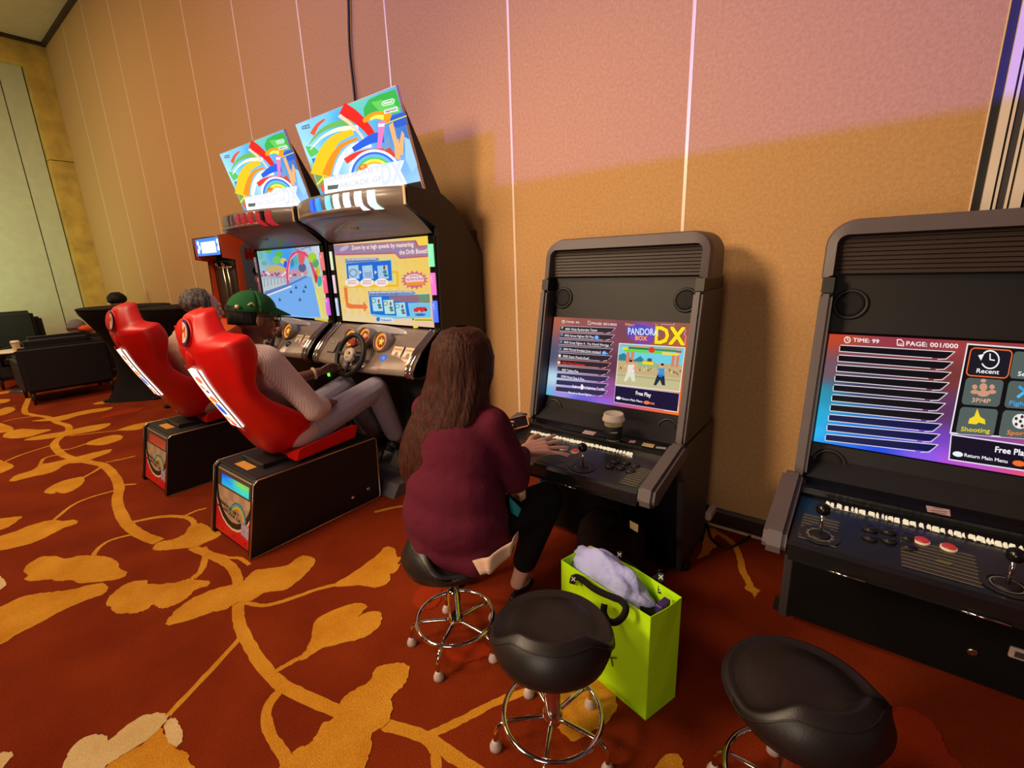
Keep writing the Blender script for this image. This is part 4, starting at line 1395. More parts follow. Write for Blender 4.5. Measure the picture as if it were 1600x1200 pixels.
s1.ring((440, 540), 34, 46, (130, 140, 160), 7, n=18).poly([(560, 530), (640, 520), (650, 590), (570, 594)], (150, 176, 214), 7).ring((600, 500), 20, 28, (200, 214, 236), 8, n=16)
s1.ell((782, 480), 12, 26, (150, 70, 60), 7).ell((788, 530), 22, 22, (60, 140, 150), 7).ell((800, 568), 24, 14, (70, 110, 120), 7)
for x in (520, 688): s1.poly([(x - 14, 512), (x + 14, 530), (x - 10, 556)], (230, 236, 214), 7)
for x, c in ((425, (236, 206, 206)), (592, (236, 206, 206)), (752, (244, 190, 160))):
    s1.ell((x, 645), 74, 46, (250, 240, 236), 7, rot=-.05)
    for j in range(3): s1.line([(x - 48, 628 + j * 17), (x + 48, 624 + j * 17)], 7, (206, 130, 140), 8)
n_ = 16
s1.poly([(1115 + (130 + (24 if k % 2 else -10)) * math.cos(PI * k / n_), 618 + (88 + (18 if k % 2 else -10)) * math.sin(PI * k / n_)) for k in range(2 * n_)], (214, 110, 130), 5)
s1.ell((1115, 612), 108, 62, (246, 206, 206), 6)
s1.text('Drift for a', (1060, 585), (1165, 580), (1060, 562), (160, 110, 170), 7, .03).text('long time to boost', (1010, 622), (1220, 612), (1010, 598), (160, 110, 170), 7, .03)
s1.poly([(1020, 645), (1210, 632), (1225, 668), (1030, 680)], (244, 150, 50), 7)
s1.poly([(606, 790), (1285, 770), (1296, 1030), (770, 1050), (630, 1000)], (120, 200, 226), 4).poly([(614, 792), (1150, 780), (1160, 1018), (780, 1006), (634, 990)], (36, 110, 214), 5)
s1.poly([(600, 742), (1090, 735), (1132, 762), (1094, 786), (610, 795)], (130, 150, 196), 6).text('Keep the wheel turned while drifting', (622, 762), (1085, 752), (622, 745), (240, 240, 246), 7, .02).text('and release to go', (630, 785), (940, 778), (630, 768), (60, 90, 150), 7, .02)
s1.poly([(830, 800), (1280, 775), (1284, 870), (860, 850)], (150, 110, 130), 6).poly([(1150, 790), (1270, 772), (1284, 850), (1180, 860)], (110, 150, 110), 7).poly([(1040, 870), (1286, 865), (1292, 1026), (1070, 1036)], (120, 200, 236), 6)
for x, y, c in ((640, 810, (176, 226, 236)), (770, 840, (186, 230, 220)), (900, 870, (176, 226, 236))):
    s1.poly([(x, y), (x + 110, y - 6), (x + 130, y + 150), (x + 22, y + 152)], c, 8)
    s1.ring((x + 26, y + 36), 18, 26, (90, 140, 120), 9, n=14).ell((x + 82, y + 40), 11, 22, (150, 80, 80), 9).ell((x + 88, y + 84), 20, 16, (70, 120, 130), 9).ell((x + 96, y + 112), 22, 12, (90, 110, 110), 9)
s1.poly([(1105, 935), (1150, 915), (1240, 915), (1262, 945), (1200, 972), (1110, 968)], (222, 50, 60), 9).ell((1170, 968), 12, 16, (230, 200, 60), 10).ell((1240, 950), 12, 14, (40, 40, 50), 10).ell((1180, 1000), 60, 16, (60, 110, 200), 8)
s1.poly([(700, 1025), (880, 1036), (895, 1080), (700, 1080)], (214, 226, 236), 6).ell((715, 1050), 22, 24, (40, 120, 210), 7).text('Next', (752, 1072), (860, 1072), (752, 1046), (60, 90, 170), 7, .02)
s1.poly([(1100, 1045), (1318, 1042), (1320, 1075), (1110, 1068)], (226, 226, 60), 6).line([(1125, 1058), (1310, 1060)], 10, (120, 130, 40), 7).ell((1100, 1050), 12, 12, (60, 150, 60), 7)
s1.poly([(1100, 1118), (1150, 1112), (1156, 1145), (1104, 1150)], (246, 214, 60), 6)

# ---- far screen: a sunny racetrack by the sea
s2 = Pic((CXF, 1.979, 1.3), (0, -1, 0), (1, 0, 0), 'm')
s2.quad([(-.484, .26), (.484, .26), (.484, -.278), (-.484, -.278)], field([(0, 0, (150, 200, 200)), (.3, 0, (70, 170, 236)), (.5, .1, (60, 160, 240)), (.8, 0, (180, 200, 230)), (1, 0, (214, 226, 236)), (0, .4, (170, 190, 200)), (0, .7, (190, 216, 220)), (.4, .7, (130, 180, 240)), (.7, .8, (120, 176, 242)), (.2, 1, (120, 170, 236)), (.8, 1, (150, 196, 244)), (1, .6, (220, 220, 150)), (1, 1, (236, 222, 190))]), 14, 10, 0)
s2.z = (280, 350, .175)
s2.poly([(768, 640), (1020, 530), (1140, 470), (1180, 470), (1215, 600), (1260, 830), (1100, 825), (925, 780), (790, 700)], (118, 176, 242), 2)
s2.poly([(760, 605), (1010, 520), (1130, 462), (1150, 470), (1020, 535), (770, 650)], (96, 126, 196), 3).line([(780, 640), (1000, 556)], 14, (230, 230, 240), 4)
s2.poly([(700, 240), (735, 225), (760, 280), (735, 330), (712, 300)], (110, 190, 170), 2)
for x, y, r, c in ((800, 240, 30, (90, 190, 90)), (890, 270, 34, (100, 190, 70)), (870, 320, 40, (120, 200, 110)), (930, 330, 30, (220, 206, 80)), (760, 350, 26, (120, 170, 160))): s2.ell((x, y), r, r * .9, c, 2, 10)
s2.poly([(730, 420), (1140, 400), (1150, 450), (1010, 490), (740, 470)], (196, 150, 180), 2).poly([(780, 385), (860, 360), (950, 390), (950, 430), (790, 430)], (206, 176, 120), 3)
rr = random.Random(2)
for k in range(26): s2.ell((740 + k * 15, 440 + rr.uniform(-16, 22)), 9, 12, rr.choice([(180, 60, 90), (230, 226, 230), (110, 80, 130), (214, 150, 110)]), 4, 7)
s2.poly([(745, 500), (960, 480), (960, 540), (760, 610)], (190, 200, 206), 2)
for k in range(7): s2.line([(760 + k * 30, 490), (765 + k * 30, 560 - k * 6)], 5, (120, 130, 140), 3)
s2.line([(972, 525), (968, 420), (985, 330), (1010, 275), (1060, 245), (1120, 260), (1160, 300), (1190, 380), (1225, 500)], 24, (226, 80, 110), 6)
s2.line([(980, 500), (980, 400), (1000, 310), (1050, 262)], 6, (250, 190, 200), 7)
s2.poly([(1060, 260), (1130, 258), (1120, 330), (1100, 370), (1070, 350)], (230, 96, 100), 5).ell((1100, 390), 34, 40, (90, 100, 140), 4)
for x, y, rx, ry, c in ((950, 360, 14, 34, (90, 70, 220)), (1010, 350, 18, 36, (60, 140, 200)), (1045, 330, 18, 34, (80, 190, 140)), (1190, 300, 40, 46, (170, 210, 60)), (1220, 350, 30, 40, (90, 170, 110)), (1240, 420, 20, 40, (210, 190, 60)), (1255, 510, 22, 50, (60, 180, 170)), (1225, 470, 14, 60, (214, 50, 60))): s2.ell((x, y), rx, ry, c, 7, 14)
s2.line([(1010, 200), (1080, 245), (1150, 195), (1180, 240)], 5, (120, 110, 150), 5).line([(1020, 235), (1180, 205)], 5, (120, 110, 150), 5)
s2.poly([(1215, 590), (1260, 560), (1285, 570), (1330, 850), (1290, 835)], (226, 214, 130), 4).line([(1225, 600), (1280, 830)], 14, (240, 226, 100), 5)
for x, y in ((900, 680), (1000, 610), (1045, 570), (1115, 605), (1130, 565), (1080, 680)): s2.ell((x, y), 13, 9, (60, 90, 140), 5, 8).ell((x - 2, y - 12), 5, 12, (50, 90, 130), 5, 8)
s2.poly([(1210, 835), (1330, 850), (1330, 872), (1212, 855)], (240, 200, 60), 6)


def race_cabinet(cx, label, bars, leds_l, leds_r, near):
    t = thing('racing_cabinet', label, 'arcade cabinet', (cx, 2.0, 0))
    X = lambda x: cx + x
    D = Vector((cx - CXN, 0, 0))
    prof = [(1.795, 1.815), (1.79, 1.71), (1.99, 1.60), (1.975, 1.0), (1.90, .78), (1.93, .70), (1.97, .62), (1.97, 0.0), (2.375, 0.0), (2.375, 1.46), (2.15, 1.735), (2.05, 1.79)]
    for s in (-1, 1):
        a, b = sorted((X(s * .55), X(s * .522)))
        MB().prism(prof, 'x', a, b, .003).build('side_panel', M['black'], t)
        # hood-end chrome strips; reflected sign light put into their pale cream colour
        a, b = sorted((X(s * .545), X(s * .525)))
        mb = MB().box((a, 1.778, 1.712), (b, 1.796, 1.812), .003)
        mb.box((a, 1.782, 1.715), (b, 1.80, 1.80), .002)
        mb.build('end_strip', M['cream'], t)
    MB().box((X(-.522), 2.02, 0.02), (X(.522), 2.36, 1.60)).build('cabinet_body', M['blackmatte'], t)
    MB().prism([(1.95, 1.60), (2.3, 1.60), (2.14, 1.73), (2.05, 1.785), (1.95, 1.79)], 'x', X(-.522), X(.522)).build('cabinet_top', M['black'], t)
    # curved hood: front fascia and swept underside
    def hoodf(u, v):
        x = -.525 + 1.05 * u
        yf = hood_y(x)
        P = [(2.02, 1.80), (yf + .015, 1.812), (yf, 1.805), (yf - .006, 1.765), (yf, 1.722), (yf + .012, 1.706), (yf + .07, 1.672), ((yf + 1.99) / 2 + .03, 1.625), (1.985, 1.566)]
        k = v * (len(P) - 1)
        i = min(int(k), len(P) - 2)
        f = k - i
        return (X(x), P[i][0] * (1 - f) + P[i + 1][0] * f, P[i][1] * (1 - f) + P[i + 1][1] * f)
    o = MB().grid(hoodf, 36, 8).build('hood', M['hood'], t)
    # raised frame round the light bars: a stepped rib under the fascia
    def ribf(u, v):
        x = -.50 + 0.80 * u
        yf = hood_y(x)
        P = [(yf - .004, 1.724), (yf - .012, 1.714), (yf + .0, 1.700), (yf + .03, 1.686)]
        k = min(int(v * 3), 2)
        f = v * 3 - k
        return (X(x), P[k][0] * (1 - f) + P[k + 1][0] * f, P[k][1] * (1 - f) + P[k + 1][1] * f)
    MB().grid(ribf, 24, 3).build('hood_rib', M['dash'], t)
    for k, col in enumerate(bars):
        x = BAR_X[k]
        yf = hood_y(x)
        w_ = .020
        V = []
        for (dx, dy_, z) in ((0, -.010, 1.795), (0, -.016, 1.765), (0, -.014, 1.730), (.008, -.008, 1.712), (.020, .010, 1.696)):
            for s in (-1, 1):
                xx_ = x + dx + s * w_
                V.append((X(xx_), hood_y(xx_) + dy_, z))
        B = [(p[0], p[1] + .02, p[2] + .004) for p in V]
        mb = MB()
        n = len(V)
        F = []
        for i in range(4):
            F.append((2 * i, 2 * i + 1, 2 * i + 3, 2 * i + 2))
            F.append((n + 2 * i, n + 2 * i + 2, n + 2 * i + 3, n + 2 * i + 1))
            F.append((2 * i, 2 * i + 2, n + 2 * i + 2, n + 2 * i))
            F.append((2 * i + 1, n + 2 * i + 1, n + 2 * i + 3, 2 * i + 3))
        F += [(0, n, n + 1, 1), (2 * 4, 2 * 4 + 1, n + 2 * 4 + 1, n + 2 * 4)]
        mb.add(V + B, F)
        mb.build('light_bar', led_mat(col, 1.3 if near else .62), o)
    if not near:
        x = .30
        MB().box((X(x) - .035, hood_y(x) - .012, 1.735), (X(x) + .035, hood_y(x) + .03, 1.795), .004).build('hood_sensor', M['black'], t)
    # badge under the hood
    c = Vector((X(.0), 1.80, 1.655))
    nb = Vector((0, -.5, -.86)).normalized()
    b = MB().lathe([(.056, 0), (.056, .006), (.05, .008), (.002, .008)], c, 24, nb).build('badge', M['black'], t)
    pc = Pic(c + nb * .0082, nb, (1, 0, 0), 'm')
    pc.ring((0, 0), .030, .046, (196, 166, 60), 1, n=24).ring((0, 0), .018, .030, (40, 34, 20), 1, n=20)
    for k in range(8): pc.ell((.038 * math.cos(k * PI / 4), .038 * math.sin(k * PI / 4)), .006, .006, (30, 24, 16), 2, 8)
    pc.poly([(-.09, -.03), (-.06, -.03), (-.058, .03), (-.084, .03)], (170, 40, 50), 1)
    pc.build('badge_print', M['print'], b)
    # marquee: box behind, lit picture in front
    T2 = MQ_N.cross(Vector((1, 0, 0)))
    o0 = Vector((X(0), 1.957, 1.81))
    pt = lambda s, h, d: o0 + Vector((s, 0, 0)) + T2 * h - MQ_N * d
    MB().hexa([pt(-.497, -.08, .0), pt(.497, -.08, .0), pt(.497, -.08, .02), pt(-.497, -.08, .02), pt(-.497, .508, .0), pt(.497, .508, .0), pt(.497, .508, .02), pt(-.497, .508, .02)]).build('sign_panel', M['white'], t)
    top = o0 + T2 * .43
    MB().prism([(top.y + .022, top.z), (2.10, 1.795), (2.10, 1.74), (1.97, 1.74)], 'x', X(-.46), X(.495)).build('sign_box', M['black'], t)
    m2 = MB()
    m2.v = [tuple(Vector(v) + D) for v in mq.mb.v]
    m2.f, m2.sm, m2.col = mq.mb.f, mq.mb.sm, mq.mb.col
    m2.build('sign_picture', M['backlit'], t)
    # screen with its black surround
    (s1 if near else s2).build('screen', M['screen_bright'], t)
    MB().box((X(-.484), 1.981, 1.022), (X(.484), 2.02, 1.56)).build('screen_back', M['black'], t)
    mb = MB()
    mb.box((X(-.524), 1.976, 1.0), (X(-.485), 2.02, 1.585)).box((X(.485), 1.976, 1.0), (X(.524), 2.02, 1.585)).box((X(-.524), 1.976, 1.56), (X(.524), 2.02, 1.59))
    mb.build('screen_surround', M['blackgloss'], t)
    for s, cols in ((-1, leds_l), (1, leds_r)):
        for k, c in enumerate(cols):
            z1 = 1.512 - k * .163
            MB().tube([(X(s * .515), 1.966 if s > 0 else 1.970, z1), (X(s * .515), 1.966 if s > 0 else 1.970, z1 - .128)], .018 if s > 0 else .012, 14).build('light_tube', led_mat(c, 1.25), t)
        MB().box((X(s * .515) - .024, 1.97, 1.0), (X(s * .515) + .024, 1.985, 1.56)).build('light_channel', M['blackgloss'], t)
    # console
    def dashf(u, v):
        x = -.522 + 1.044 * u
        bl = .055 * math.cos(PI * x / 1.044) + (.015 if abs(x) < .22 else 0)
        P = [(1.985, 1.005), (1.955, 1.0), (1.90, .955), (1.83, .90), (1.775 - bl * .6, .835), (1.745 - bl, .785), (1.745 - bl, .762), (1.775 - bl, .748), (1.95, .735)]
        k = v * (len(P) - 1)
        i = min(int(k), len(P) - 2)
        f = k - i
        return (X(x), P[i][0] * (1 - f) + P[i + 1][0] * f, P[i][1] * (1 - f) + P[i + 1][1] * f)
    da = MB().grid(dashf, 40, 24).build('console', M['dash'], t)
    MB().box((X(-.522), 1.80, .735), (X(.522), 2.02, .75)).build('console_floor', M['black'], t)
    for s in (-1, 1):
        for off in (.0, .035):
            x = s * (.512 - off)
            MB().tube(smooth_path([(X(x), 1.955, 1.008), (X(x), 1.895, .963), (X(x), 1.81, .90), (X(x), 1.75, .83), (X(x), 1.728, .775), (X(x), 1.75, .75)], 3), .009, 8).build('chrome_rail', M['chrome'], t)
    # gauges
    ng = Vector((0, -.93, .36)).normalized()
    for x, star in ((-.16, False), (0.0, False), (.165, True)):
        c = Vector((X(x), 1.845, .925 if x else .945))
        p = MB().lathe([(.060, -.03), (.066, .0), (.066, .045), (.060, .05), (.056, .045), (.056, .03)], c, 28, ng).build('gauge_pod', M['dash'], t)
        MB().lathe([(.053, .028), (.053, .036), (.040, .036), (.040, .028)], c, 28, ng).build('gauge_ring', M['gauge_ring'], p)
        MB().lathe([(.041, .026), (.041, .033), (.002, .034)], c, 24, ng).build('gauge_face', M['gauge_face'], p)
        pc = Pic(c + ng * .0345, ng, (1, 0, 0), 'm')
        if star:
            pc.poly([((.030 if k % 2 == 0 else .013) * math.sin(PI * k / 5), (.030 if k % 2 == 0 else .013) * math.cos(PI * k / 5)) for k in range(10)], (255, 210, 60), 1)
        else:
            pc.ell((0, .004), .018, .02, (240, 170, 110), 1).ell((.006, -.008), .010, .010, (206, 60, 30), 2)
        pc.build('gauge_symbol', M['screen'], p)
    # wind deflector behind the pods
    def wdf(u, v):
        x = -.26 + .56 * u
        return (X(x), 1.93 - .05 * math.sin(PI * u) + v * .012, .975 + .055 * v * math.sin(PI * u) ** .5 if 0 < u < 1 else .975)
    o = MB().grid(wdf, 20, 4).build('wind_deflector', M['clear'], t)
    sm = o.modifiers.new('thick', 'SOLIDIFY'); sm.thickness = .006
    # wheel
    wc = Vector((X(0), 1.690, .857))
    nw = Vector((0, -.90, .43)).normalized()
    wu = nw.cross(Vector((1, 0, 0))).normalized()
    wp = lambda a, r, h=0: wc + Vector((1, 0, 0)) * (r * math.cos(a)) + wu * (r * math.sin(a)) + nw * h
    w = MB().tube([wp(2 * PI * k / 36, .132) for k in range(36)], .0165, 12, True).build('steering_wheel', M['black'], t)
    for a in (0.05, PI - .05, -PI / 2):
        MB().tube([wp(a, .03), wp(a, .128)], [.014, .010], 8).build('wheel_spoke', M['charcoal'], w)
    MB().lathe([(.046, -.01), (.048, .008), (.040, .018), (.002, .024)], wc, 26, nw).build('wheel_hub', M['white'] if near else M['cream'], w)
    pc = Pic(wc + nw * .0245, nw, (1, 0, 0), 'm')
    pc.ell((0, .012), .020, .012, (246, 190, 60), 1).ell((.018, .010), .006, .009, (20, 18, 18), 2, 10).ell((-.004, -.016), .012, .007, (196, 200, 206), 1)
    pc.build('hub_print', M['print'], w)
    MB().lathe([(.016, 0), (.017, .01), (.010, .018), (.002, .019)], wp(PI / 2, .082, .0), 16, nw).build('item_button', M['red_btn'], w)
    MB().tube([wc - nw * .005, Vector((X(0), 1.80, .80))], [.035, .05], 14).build('steering_column', M['charcoal'], t)
    # button and instruction cards on the slope right of the wheel
    sl_n = Vector((0, -.80, .60)).normalized()
    cb = Vector((X(.235), 1.765, .845))
    MB().lathe([(.026, -.03), (.026, .004), (.022, .009), (.002, .011)], cb, 20, sl_n).build('start_button', M['blue_btn'] if near else M['navy_btn'], t)
    for x, w_, c in ((.322, .048, (216, 196, 166)), (.428, .048, (226, 204, 176))):
        o = Vector((X(x), 1.800, .868))
        cd = MB()
        uu = sl_n.cross(Vector((1, 0, 0))).normalized()
        q = lambda s, h, d: o + Vector((s, 0, 0)) + uu * h + sl_n * d
        cd.hexa([q(-w_, -.065, -.03), q(w_, -.065, -.03), q(w_, .06, -.03), q(-w_, .06, -.03), q(-w_, -.065, .006), q(w_, -.065, .006), q(w_, .06, .006), q(-w_, .06, .006)], .003)
        cdo = cd.build('card_holder', M['charcoal'], t)
        pc = Pic(o + sl_n * .0063, sl_n, (1, 0, 0), 'm')
        pc.poly([(-w_ + .004, -.06), (w_ - .004, -.06), (w_ - .004, .055), (-w_ + .004, .055)], c, 1)
        for k in range(4): pc.poly([(-w_ + .010, .042 - k * .026), (w_ - .012, .042 - k * .026), (w_ - .012, .028 - k * .026), (-w_ + .010, .028 - k * .026)], [(190, 150, 110), (236, 220, 200), (170, 130, 120), (206, 180, 150)][k], 2)
        pc.ell((0, .0), .016, .018, (150, 110, 90), 3, 12).poly([(-w_ + .006, -.058), (w_ * .2, -.058), (w_ * .2, -.042), (-w_ + .006, -.042)], (216, 80, 50), 3)
        pc.build('instruction_card', M['print'], cdo)
    pc = Pic((X(-.33), 1.80 - .002, .868), sl_n, (1, 0, 0), 'm')
    pc.poly([(-.06, -.05), (.05, -.05), (.055, .05), (-.06, .05)], (126, 108, 96), 110).poly([(-.03, .012), (.02, .012), (.02, .035), (-.03, .035)], (96, 80, 72), 112).line([(-.018, .024), (.008, .024)], .006, (200, 186, 170), 114)
    pc.build('card_slot', M['print'], t)
    # lower front, coin slot, foot plate
    MB().box((X(-.522), 1.99, 0.0), (X(.522), 2.03, .74)).build('kick_panel', M['black'], t)
    MB().box((X(.12), 1.984, .30), (X(.46), 1.992, .70), .003).build('coin_door', M['blackmatte'], t)
    MB().box((X(.36), 1.974, .565), (X(.385), 1.988, .605), .003).build('coin_slot', M['green_led'], t)
    MB().prism([(1.61, 0.0), (1.98, 0.0), (1.98, .075), (1.66, .075)], 'x', X(-.20), X(.40)).build('foot_plate', M['steelplate'], t)
    for x in (-.03, .17):
        MB().hexa([(X(x) - .045, 1.80, .08), (X(x) + .045, 1.80, .08), (X(x) + .045, 1.82, .08), (X(x) - .045, 1.82, .08), (X(x) - .045, 1.88, .20), (X(x) + .045, 1.88, .20), (X(x) + .045, 1.895, .195), (X(x) - .045, 1.895, .195)], .004).build('pedal', M['charcoal'], t)
    return t


# bar positions read off the fascia
BAR_X = []
for px_, py_ in ((488, 328), (497, 326), (512, 322), (525, 320), (541, 317), (559, 315), (580, 314)):
    x = 0.0
    for it in range(40): x = .5 * x + .5 * (at_y(px_, py_, hood_y(x) - .012).x - CXN)
    BAR_X.append(max(-.49, min(.49, x)))
print('BAR_X', [round(b, 3) for b in BAR_X])
race_cabinet(CXN, 'racing game cabinet with blue and white hood lights and a yellow screen', [(10, 90, 226), (20, 150, 246), (120, 214, 236), (230, 244, 240), (244, 246, 246), (246, 250, 250), (214, 250, 240)],
             [(206, 212, 180), (214, 186, 198), (170, 190, 212)], [(130, 246, 170), (246, 110, 190), (70, 110, 246)], True)
race_cabinet(CXF, 'racing game cabinet with red hood lights and a blue racetrack screen', [(70, 40, 50), (110, 50, 60), (200, 30, 60), (220, 24, 44), (226, 24, 40), (226, 24, 40), (226, 30, 44)],
             [(120, 90, 90), (120, 60, 70), (110, 60, 90)], [(210, 110, 110), (226, 80, 120), (196, 90, 196)], False)


# ------------------------------------------------------------------ racing seats
SXN, SXF = -2.522, -3.690


def racing_seat(cx, label, lit):
    t = thing('racing_chair', label, 'game chair', (cx, 1.2, 0))
    X = lambda x: cx + x
    D = Vector((cx - SXN, 0, 0))
    out = [(.800, .012), (.812, .0), (1.575, .0), (1.590, .015), (1.602, .375), (1.590, .39), (.900, .39), (.876, .372)]
    for s in (-1, 1):
        a, b = sorted((X(s * .228), X(s * .206)))
        sd = MB().prism(out, 'x', a, b).build('base_side', M['black'], t)
        MB().tube([(X(s * .229), y, z) for y, z in out], .0045, 6, True).build('edge_trim', M['brass'], sd)
    if True:
        for y, z in ((1.40, .075), (1.51, .085)):
            MB().lathe([(.012, 0), (.011, .005), (.003, .008)], (X(.228), y, z), 14, (1, 0, 0)).build('bolt', M['chrome'], t)
    MB().prism([(.815, .03), (1.575, .03), (1.585, .384), (.905, .384), (.888, .37)], 'x', X(-.207), X(.207)).build('base_body', M['blackmatte'], t)
    MB().box((X(-.205), .90, .383), (X(.205), 1.59, .3925), .002).build('base_top', M['charcoal_dark'], t)
    # printed front
    pn = Vector((0, -(.372 - .03), (.888 - .815))).normalized()
    nf = Vector((0, -.978, .209)).normalized()
    fz = lambda z: .815 + (z - .03) * (.888 - .815) / .34
    nf = Vector((0, -.34, .073)).normalized()
    p = Pic((cx, fz(.2) - .001, .2), nf, (1, 0, 0), 'm')
    p.poly([(-.203, -.175), (.203, -.175), (.203, .172), (-.203, .172)], (206, 172, 136), 0)
    for i in range(6):
        for j in range(6):
            if (i + j) % 2 == 0 and not (j > 4):
                p.poly([(-.19 + i * .063, .075 - j * .05), (-.127 + i * .063, .075 - j * .05), (-.127 + i * .063, .025 - j * .05), (-.19 + i * .063, .025 - j * .05)], (186, 154, 124), 1)
    p.poly([(-.203, .165), (.203, .165), (.203, .075), (-.203, .075)], (84, 72, 66), 2)
    p.quad([(-.15, .145), (.165, .145), (.165, .085), (-.15, .085)], field([(0, 0, (20, 70, 230)), (.3, .5, (20, 150, 236)), (.5, .5, (60, 206, 200)), (.7, .3, (150, 214, 60)), (.85, .7, (60, 220, 190)), (1, 1, (40, 206, 236))] if lit else [(0, 0, (196, 70, 50)), (.5, .3, (206, 84, 60)), (1, 1, (214, 110, 90))]), 8, 4, 3)
    for r0, r1, c in ((.242, .40, (222, 26, 26)), (.230, .242, (240, 220, 190)), (.200, .230, (30, 24, 22))):
        pts = []
        for r, rng in ((r1, range(13)), (r0, range(12, -1, -1))):
            for k in rng:
                g = PI + PI * .0 + PI * k / 12
                pts.append((max(-.203, min(.203, .0 + r * math.cos(g))), max(-.175, .115 + r * math.sin(g))))
        p.poly(pts, c, 4)
    for k, c in enumerate([(60, 110, 200), (90, 190, 200), (110, 190, 90), (246, 214, 60), (246, 150, 50)]):
        r1 = .098 - k * .008
        p.ring((.055, -.055), r1 - .008, r1, c, 5, .12, PI * .95, 16, .9)
    p.text('MARIOKART', (-.165, -.018), (.065, -.042), (-.163, .002), (40, 34, 30), 6, .02).text('ARCADE GP', (-.12, -.046), (.085, -.066), (-.118, -.028), (60, 52, 46), 6, .02)
    p.poly([(.10, -.045), (.185, -.055), (.185, -.125), (.10, -.115)], (176, 150, 196), 6).text('DX', (.108, -.110), (.178, -.118), (.108, -.06), (240, 236, 246), 7, .05)
    p.poly([(-.19, -.034), (-.125, -.042), (-.125, -.050), (-.19, -.042)], (30, 26, 24), 5)
    for x in (-.11, .02, .15): p.ell((x, -.150), .006, .006, (60, 8, 8), 6, 8)
    # split: the display part glows, the print does not
    pr, gl = MB(), MB()
    base = p.mb
    for f, sm_, c in zip(base.f, base.sm, base.col):
        tgt = gl if (isinstance(c, list) and len(f) == 4) else pr
        tgt.add([base.v[i] for i in f], [tuple(range(len(f)))], sm_, c)
    pr.build('front_print', M['print'], t)
    gl.build('display_window', M['screen'] if lit else M['print'], t)
    # mounting rail and orange sticker
    MB().box((X(-.12), .98, .392), (X(.12), 1.45, .42), .004).build('seat_rail', M['black'], t)
    pc = Pic((X(0), 1.0, .393), (0, 0, 1), (1, 0, 0), 'm')
    pc.poly([(-.09, -.075), (.06, -.075), (.06, -.025), (-.09, -.025)], (226, 156, 66), 1)
    pc.build('warning_label', M['print'], t)
    # moulded shell
    f = Vector((0, .95, .30)).normalized()
    S = [  # y, z of the back surface, half width, wing depth, half width of the flat back
        (1.075, .415, .10, .10, .06), (1.035, .46, .16, .20, .08), (1.00, .53, .225, .24, .095), (.960, .607, .25, .22, .10), (.915, .70, .245, .15, .10), (.870, .79, .235, .105, .10), (.835, .87, .245, .14, .10),
        (.808, .95, .272, .195, .10), (.793, 1.01, .275, .195, .10), (.788, 1.040, .270, .185, .10), (.789, 1.058, .262, .175, .10), (.789, 1.068, .215, .15, .10), (.791, 1.080, .158, .13, .098), (.793, 1.098, .146, .125, .092), (.802, 1.150, .112, .115, .078), (.820, 1.198, .088, .10, .062), (.835, 1.212, .070, .075, .05)]
    rings = []
    for y, z, w, d, b in S:
        o = Vector((cx, y, z))
        P = [(-w, d), (-w * 1.0, d * .45), (-b - (w - b) * .45, .022), (-b, 0), (b, 0), (b + (w - b) * .45, .022), (w, d * .45), (w, d), (w - .035, d * 1.02), (w - .06, min(.10, d * .85)), (w * .35, .066), (-w * .35, .066), (-w + .06, min(.10, d * .85)), (-w + .035, d * 1.02)]
        rings.append([o + Vector((a, 0, 0)) + f * dd for a, dd in P])
    n = len(rings[0])
    mb = MB()
    F = []
    for i in range(len(rings) - 1):
        for k in range(n):
            F.append((i * n + k, i * n + (k + 1) % n, (i + 1) * n + (k + 1) % n, (i + 1) * n + k))
    F.append(tuple(range(n))[::-1])
    F.append(tuple((len(rings) - 1) * n + k for k in range(n)))
    mb.add([q for r in rings for q in r], F, True)
    sh = mb.build('seat_shell', M['red_shell'], t)
    bmx = bmesh.new(); bmx.from_mesh(sh.data); bmesh.ops.recalc_face_normals(bmx, faces=bmx.faces[:]); bmx.to_mesh(sh.data); bmx.free()
    cr = sh.data.attributes.new('crease_edge', 'FLOAT', 'EDGE')
    lines = {0: .45, 7: .45, 3: .6, 4: .6, 1: .3, 6: .3}
    for e in sh.data.edges:
        a, b = e.vertices
        ra, rb, ka, kb = a // n, b // n, a % n, b % n
        if ka == kb and ra != rb and ka in lines: cr.data[e.index].value = lines[ka]
        elif ra == rb and ra in (9, 11): cr.data[e.index].value = .55
    ss = sh.modifiers.new('smooth', 'SUBSURF'); ss.levels = 2; ss.render_levels = 2
    # cushion with raised sides
    def cush(u, v):
        x = (-.235 + .47 * u)
        y = 1.12 + .37 * v
        e = abs(u - .5) * 2
        z = .445 + .045 * v + .035 * e ** 3 - .02 * (1 - e)
        return (X(x), y, z + (-.02 if v > .97 else 0))
    mb = MB()
    nu, nv = 14, 10
    top = [cush(i / nu, j / nv) for j in range(nv + 1) for i in range(nu + 1)]
    bot = [(p[0] * .0 + (cx + (p[0] - cx) * .9), p[1] - .01, .405 + .02 * (p[1] - 1.12) / .37) for p in top]
    m_ = len(top)
    F = []
    for j in range(nv):
        for i in range(nu):
            a = j * (nu + 1) + i
            F.append((a, a + 1, a + nu + 2, a + nu + 1))
            F.append((m_ + a, m_ + a + nu + 1, m_ + a + nu + 2, m_ + a + 1))
    rim = [i for i in range(nu + 1)] + [(j + 1) * (nu + 1) + nu for j in range(nv)] + [nv * (nu + 1) + i for i in range(nu - 1, -1, -1)] + [j * (nu + 1) for j in range(nv - 1, 0, -1)]
    for i in range(len(rim)):
        a, b = rim[i], rim[(i + 1) % len(rim)]
        F.append((a, m_ + a, m_ + b, b))
    mb.add(top + bot, F)
    o = mb.build('seat_cushion', M['red_shell'], t)
    bevel_mod(o, .012, 3, 40)
    # emblem on the headrest
    c = Vector((X(.018), .7890, 1.126))
